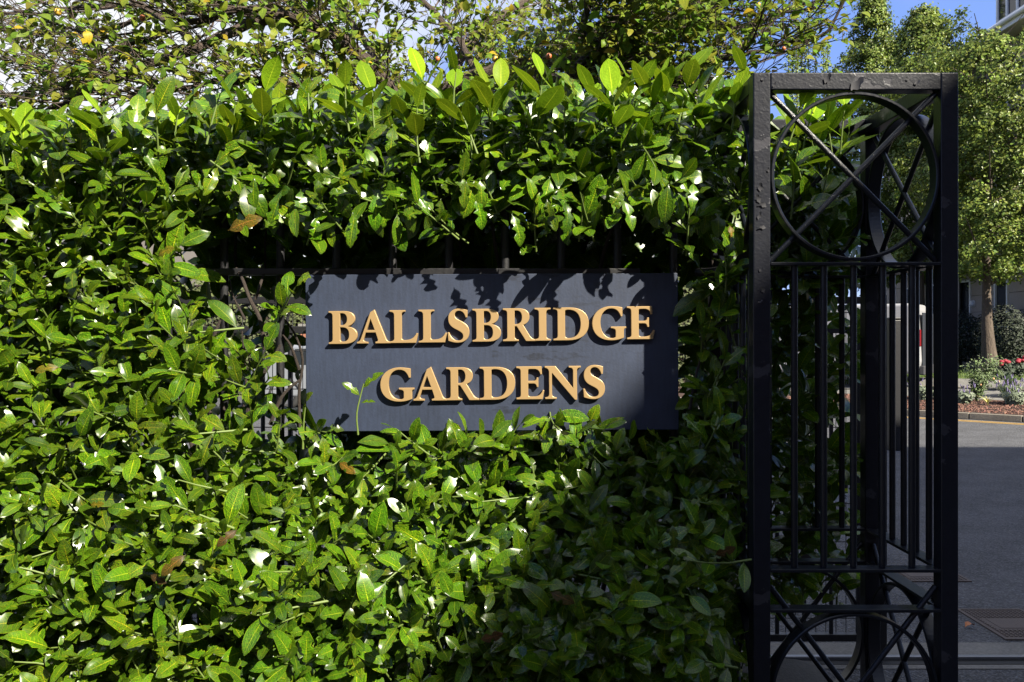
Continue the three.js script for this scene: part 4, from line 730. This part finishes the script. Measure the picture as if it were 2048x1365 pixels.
  for (const [label, px, Z, s] of [['red flowering geranium beside the tree trunk, left of the two', 2003, 21.2, 1], ['small red flowering geranium, right of the two by the lawn', 2034, 21.4, 0.8]]) bush('geranium', label, 'flower plant', onBank(px, Z), (t) => {
    const pts = []; for (let i = 0; i < 420; i++) { const d = V(G(), G(), G()).normalize().multiplyScalar(0.3 * s * Math.sqrt(rnd())), b = R(0.6, 1.3); pts.push([d.add(V(0, 0.2, 0)), R(0.06, 0.1), V(G(), 1, 0.6 + G()), [b, b, b]]); }
    cloud('foliage', pts, leafM([0.03, 0.06, 0.02]), t);
    for (let i = 0; i < 5; i++) { const h = mesh('flower', new THREE.IcosahedronGeometry(0.06, 1), std([0.26, 0.006, 0.02], { roughness: 0.7 }), t, V(G() * 0.2 * s, R(0.32, 0.5), 0.14 + G() * 0.08)); h.scale.set(1.1, 0.75, 1); }
  });
}
// ------------------------------------------------------------------ vehicles: a white van and a silver car, parked beyond
function wheelParts(t, x, z, r) {
  const w = mesh('wheel', new THREE.TorusGeometry(r - 0.075, 0.085, 10, 28).translate(x, r, z), M.rubber, t);
  mesh('rim', new THREE.CylinderGeometry(r - 0.13, r - 0.13, 0.12, 24).rotateX(Math.PI / 2).translate(x, r, z), M.steel, w);
  return w;
}
function vehicle(t, prof, glassShapes, W, bodyM, wheels, r, lights) {   // prof: side outline, x along, y up; front at +x
  const sh = new THREE.Shape(); prof.forEach(([x, y], i) => (i ? sh.lineTo(x, y) : sh.moveTo(x, y))); sh.closePath();
  const g = new THREE.ExtrudeGeometry(sh, { depth: W - 0.16, bevelEnabled: true, bevelThickness: 0.08, bevelSize: 0.07, bevelOffset: -0.07, bevelSegments: 4, curveSegments: 12 }).translate(0, 0, -W / 2 + 0.08);
  mesh('body', g, bodyM, t);
  for (const sgn of [1, -1]) for (const poly of glassShapes) { const s = new THREE.Shape(); poly.forEach(([x, y], i) => (i ? s.lineTo(x, y) : s.moveTo(x, y))); s.closePath(); mesh('window', new THREE.ExtrudeGeometry(s, { depth: 0.012, bevelEnabled: false }).translate(0, 0, sgn > 0 ? W / 2 - 0.004 : -W / 2 - 0.008), M.glass, t); }
  for (const x of wheels) for (const z of [W / 2 - 0.1, -W / 2 + 0.1]) { wheelParts(t, x, z, r); mesh('wheel_arch', new THREE.TorusGeometry(r + 0.035, 0.03, 6, 20, Math.PI).translate(x, r, z + Math.sign(z) * 0.1), M.rubber, t); }
  for (const [name, x, y, w, h, m] of lights) for (const sgn of [1, -1]) mesh(name, box(0.06, h, w, x, y, sgn * (W / 2 - 0.05 - w / 2), 0.015), m, t);
}
const redLamp = phys([0.22, 0.006, 0.008], { roughness: 0.2 }), clearLamp = phys([0.6, 0.62, 0.65], { roughness: 0.1 });
{
  const p = at(1822, 0, 22.3); p.y = 0.42;
  const t = thing('delivery_van', 'white van with red tail light parked beyond the flower bed', 'van', V(8.07, 0.42, -22.6), Math.PI - 0.6);
  vehicle(t, [[-2.35, 0.3], [2.3, 0.28], [2.42, 0.5], [2.38, 0.95], [1.75, 1.15], [1.15, 1.85], [0.8, 1.95], [-2.2, 1.97], [-2.34, 1.8], [-2.4, 0.6]], [[[0.62, 1.18], [1.5, 1.18], [1.05, 1.72], [0.62, 1.76]]], 1.85, std([0.36, 0.36, 0.37], { roughness: 0.3 }), [1.55, -1.45], 0.33, [['tail_light', -2.37, 0.95, 0.1, 0.4, redLamp], ['headlight', 2.36, 0.75, 0.3, 0.18, clearLamp]]);
  mesh('rear_door', box(0.03, 1.25, 1.4, -2.415, 0.5, 0, 0.01), std([0.035, 0.04, 0.05], { roughness: 0.35 }), t); mesh('bumper', box(0.12, 0.22, 1.7, -2.42, 0.28, 0, 0.03), std([0.03, 0.03, 0.035]), t);
  mesh('body_trim', [box(3.9, 0.06, 0.02, 0, 0.86, 0.93), box(3.9, 0.06, 0.02, 0, 0.86, -0.93)], std([0.04, 0.04, 0.045]), t);
}
{
  const p = at(640, 0, 20);
  const t = thing('silver_car', 'silver hatchback car glimpsed through the gap left of the sign', 'car', V(p.x + 0.75, 0, p.z), 0);
  vehicle(t, [[-2.05, 0.28], [1.95, 0.26], [2.1, 0.5], [2.02, 0.75], [1.1, 0.92], [0.45, 1.36], [-0.2, 1.46], [-1.2, 1.42], [-1.75, 1.1], [-2.08, 0.95], [-2.12, 0.5]], [[[-1.45, 1.0], [-0.35, 0.98], [-0.35, 1.36], [-1.1, 1.33]], [[-0.25, 0.98], [0.85, 0.97], [0.35, 1.28], [-0.25, 1.36]]], 1.74, std([0.28, 0.30, 0.33], { roughness: 0.25, metalness: 0.3 }), [1.32, -1.32], 0.31, [['tail_light', -2.05, 0.72, 0.22, 0.22, redLamp], ['headlight', 2.02, 0.55, 0.3, 0.14, clearLamp]]);
}
// ------------------------------------------------------------------ things glimpsed far behind the hedge, and the buildings that shade the street
{
  rnd = rngOf(81);
  const gh = thing('garden_hedge', 'sunlit yellow-green garden hedge behind the silver car', 'hedge', V(-3, 0, -24)), pts = [];
  for (let i = 0; i < 32000; i++) { const x = R(-13, 9), y = R(0, 3.5), z = (rnd() < 0.7 ? 0.5 : R(-0.4, 0.5)) + 0.22 * (fbm(x * 0.04 + 3, y * 0.1 + 3, 8, 3, 500) - 0.5) * 2, b = R(0.6, 1.5); pts.push([V(x, y, z), R(0.08, 0.15), V(G() * 0.7, 0.5 + G() * 0.6, 0.9 + G() * 0.5), [b * 1.2, b, b]]); }
  cloud('foliage', pts, leafM([0.06, 0.095, 0.014]), gh); mesh('stem', box(22, 3.0, 0.4, -2, 0, 0), M.wood, gh);
  const bw = thing('brick_wall', 'red brick garden wall glimpsed left of the sign', 'wall', V(-4.6, 0, -22.5)); mesh('wall', box(1.6, 1.85, 0.22, 0, 0, 0), M.brick, bw); mesh('coping', box(1.7, 0.08, 0.3, 0, 1.851, 0), M.concrete, bw);
  // house with a small turret, far left
  const h = thing('turret_house', 'old house with grey conical turret tip rising over the hedge, far left', 'house', V(0, 0, 0)), tp = at(243, 216, 40);
  mesh('turret_wall', new THREE.CylinderGeometry(1.1, 1.1, tp.y - 2.9, 20).translate(tp.x, (tp.y - 2.9) / 2, tp.z), M.houseWall, h);
  mesh('turret_roof', new THREE.LatheGeometry([[0.02, 0], [0.05, -0.1], [0.09, -0.16], [0.05, -0.24], [0.08, -0.4], [0.2, -0.7], [0.36, -1.0], [0.8, -2.0], [1.25, -2.9]].map(([a, b]) => new THREE.Vector2(a, b)).reverse(), 20).translate(tp.x, tp.y, tp.z), std([0.16, 0.17, 0.2], { roughness: 0.6 }), h);
  const e = at(-10, 195, 40), sh = new THREE.Shape(); sh.moveTo(-6, 0); sh.lineTo(-2.2, e.y); sh.lineTo(0.1, e.y - 1.2); sh.lineTo(2.2, e.y - 4.6); sh.lineTo(2.2, 0); sh.closePath();
  mesh('gable', metreUV(new THREE.ExtrudeGeometry(sh, { depth: 6, bevelEnabled: false }).translate(e.x, 0, e.z - 6)), std([0.2, 0.2, 0.21], { roughness: 0.8 }), h);
  mesh('wall', box(6, 7, 6, tp.x + 1, 0, tp.z - 3.2), M.houseWall, h); mesh('roof', new THREE.ConeGeometry(4.6, 2.2, 4).rotateY(Math.PI / 4).translate(tp.x + 1, 8.1, tp.z - 3.2), M.slate, h);
  // pale house behind the crab apple, centre right
  const w = thing('pale_house', 'white-gabled house just visible behind the apple branches', 'house', V(0, 0, 0)), wp = at(1418, 130, 36);
  const gs = new THREE.Shape(); gs.moveTo(-2.6, 0); gs.lineTo(-2.6, wp.y - 2.6); gs.lineTo(0, wp.y); gs.lineTo(2.6, wp.y - 2.6); gs.lineTo(2.6, 0); gs.closePath();
  mesh('wall', metreUV(new THREE.ExtrudeGeometry(gs, { depth: 6, bevelEnabled: false }).translate(wp.x - 0.6, 0, wp.z - 6)), M.paleWall, w);
  for (const s of [-1, 1]) { const r = mesh('roof', box(3.95, 0.12, 6.5, 0, 0, 0), M.slate, w, V(wp.x - 0.6 + s * 1.38, wp.y - 1.33, wp.z - 2.95)); r.rotation.z = -s * Math.PI / 4; }
  for (const [x, y] of [[-1.4, 5], [1.2, 5], [-1.4, 7.6], [1.2, 7.6]]) mesh('window', box(0.9, 1.3, 0.06, wp.x - 0.6 + x, y, wp.z + 0.02), M.glass, w);
  // street buildings out of view: the right one shades pier, hedge and driveway; the rear one is added to cut sky light
  function block(label, x0, x1, Z0, Z1, H, m, faces) {
    const b = thing('street_building', label, 'building', V((x0 + x1) / 2, 0, -(Z0 + Z1) / 2)), W = x1 - x0, D = Z1 - Z0;
    mesh('wall', box(W, H, D, 0, 0, 0), m, b); mesh('roof', box(W - 0.1, 0.1, D - 0.1, 0, H + 0.001, 0), M.slate, b);
    for (const f of faces) for (let y = 1.1; y < H - 1.8; y += 3) for (let a = 1.6; a < (f === 'x' ? D : W) - 1.4; a += 2.6) {
      const wn = mesh('window', f === 'x' ? box(0.06, 1.5, 1.1, -W / 2 - 0.02, y, -D / 2 + a) : box(1.1, 1.5, 0.06, -W / 2 + a, y, (f === 'z' ? -1 : 1) * (D / 2 + 0.02)), M.whitePaint, b);
      mesh('pane', f === 'x' ? box(0.03, 1.34, 0.94, -W / 2 - 0.05, y + 0.08, -D / 2 + a) : box(0.94, 1.34, 0.03, -W / 2 + a, y + 0.08, (f === 'z' ? -1 : 1) * (D / 2 + 0.05)), M.glass, wn);
    }
  }
  block('long rendered building on the right, out of the frame, shading the driveway', 7.6, 19, -20, 2.9, 9.4, M.wall, ['x', 'z']);
  block('unseen brick building across the street behind the camera, added to cut sky light on the sign', -34, 8, -32, -19, 11.5, M.brick, ['z']);
}
// a dry leaf on the driveway
{
  const p = at(1931, 1260, 4.8), g = leafGeo({ nl: 8, nw: 2, w: 0.3, fold: 0.5, curl: 1.2, wave: 0.03 }); g.scale(0.07, 0.07, 0.07); g.rotateX(-1.35); g.rotateY(-1.2);
  tag(mesh('fallen_leaf', g, std([0.5, 0.17, 0.05], { roughness: 0.7 }), scene, V(p.x, 0.012, p.z)), 'curled orange fallen leaf on the asphalt beside the iron cover', 'leaf');
}
scene.traverse((o) => { if (o.isMesh) o.castShadow = o.receiveShadow = true; });
renderer.render(scene, camera);
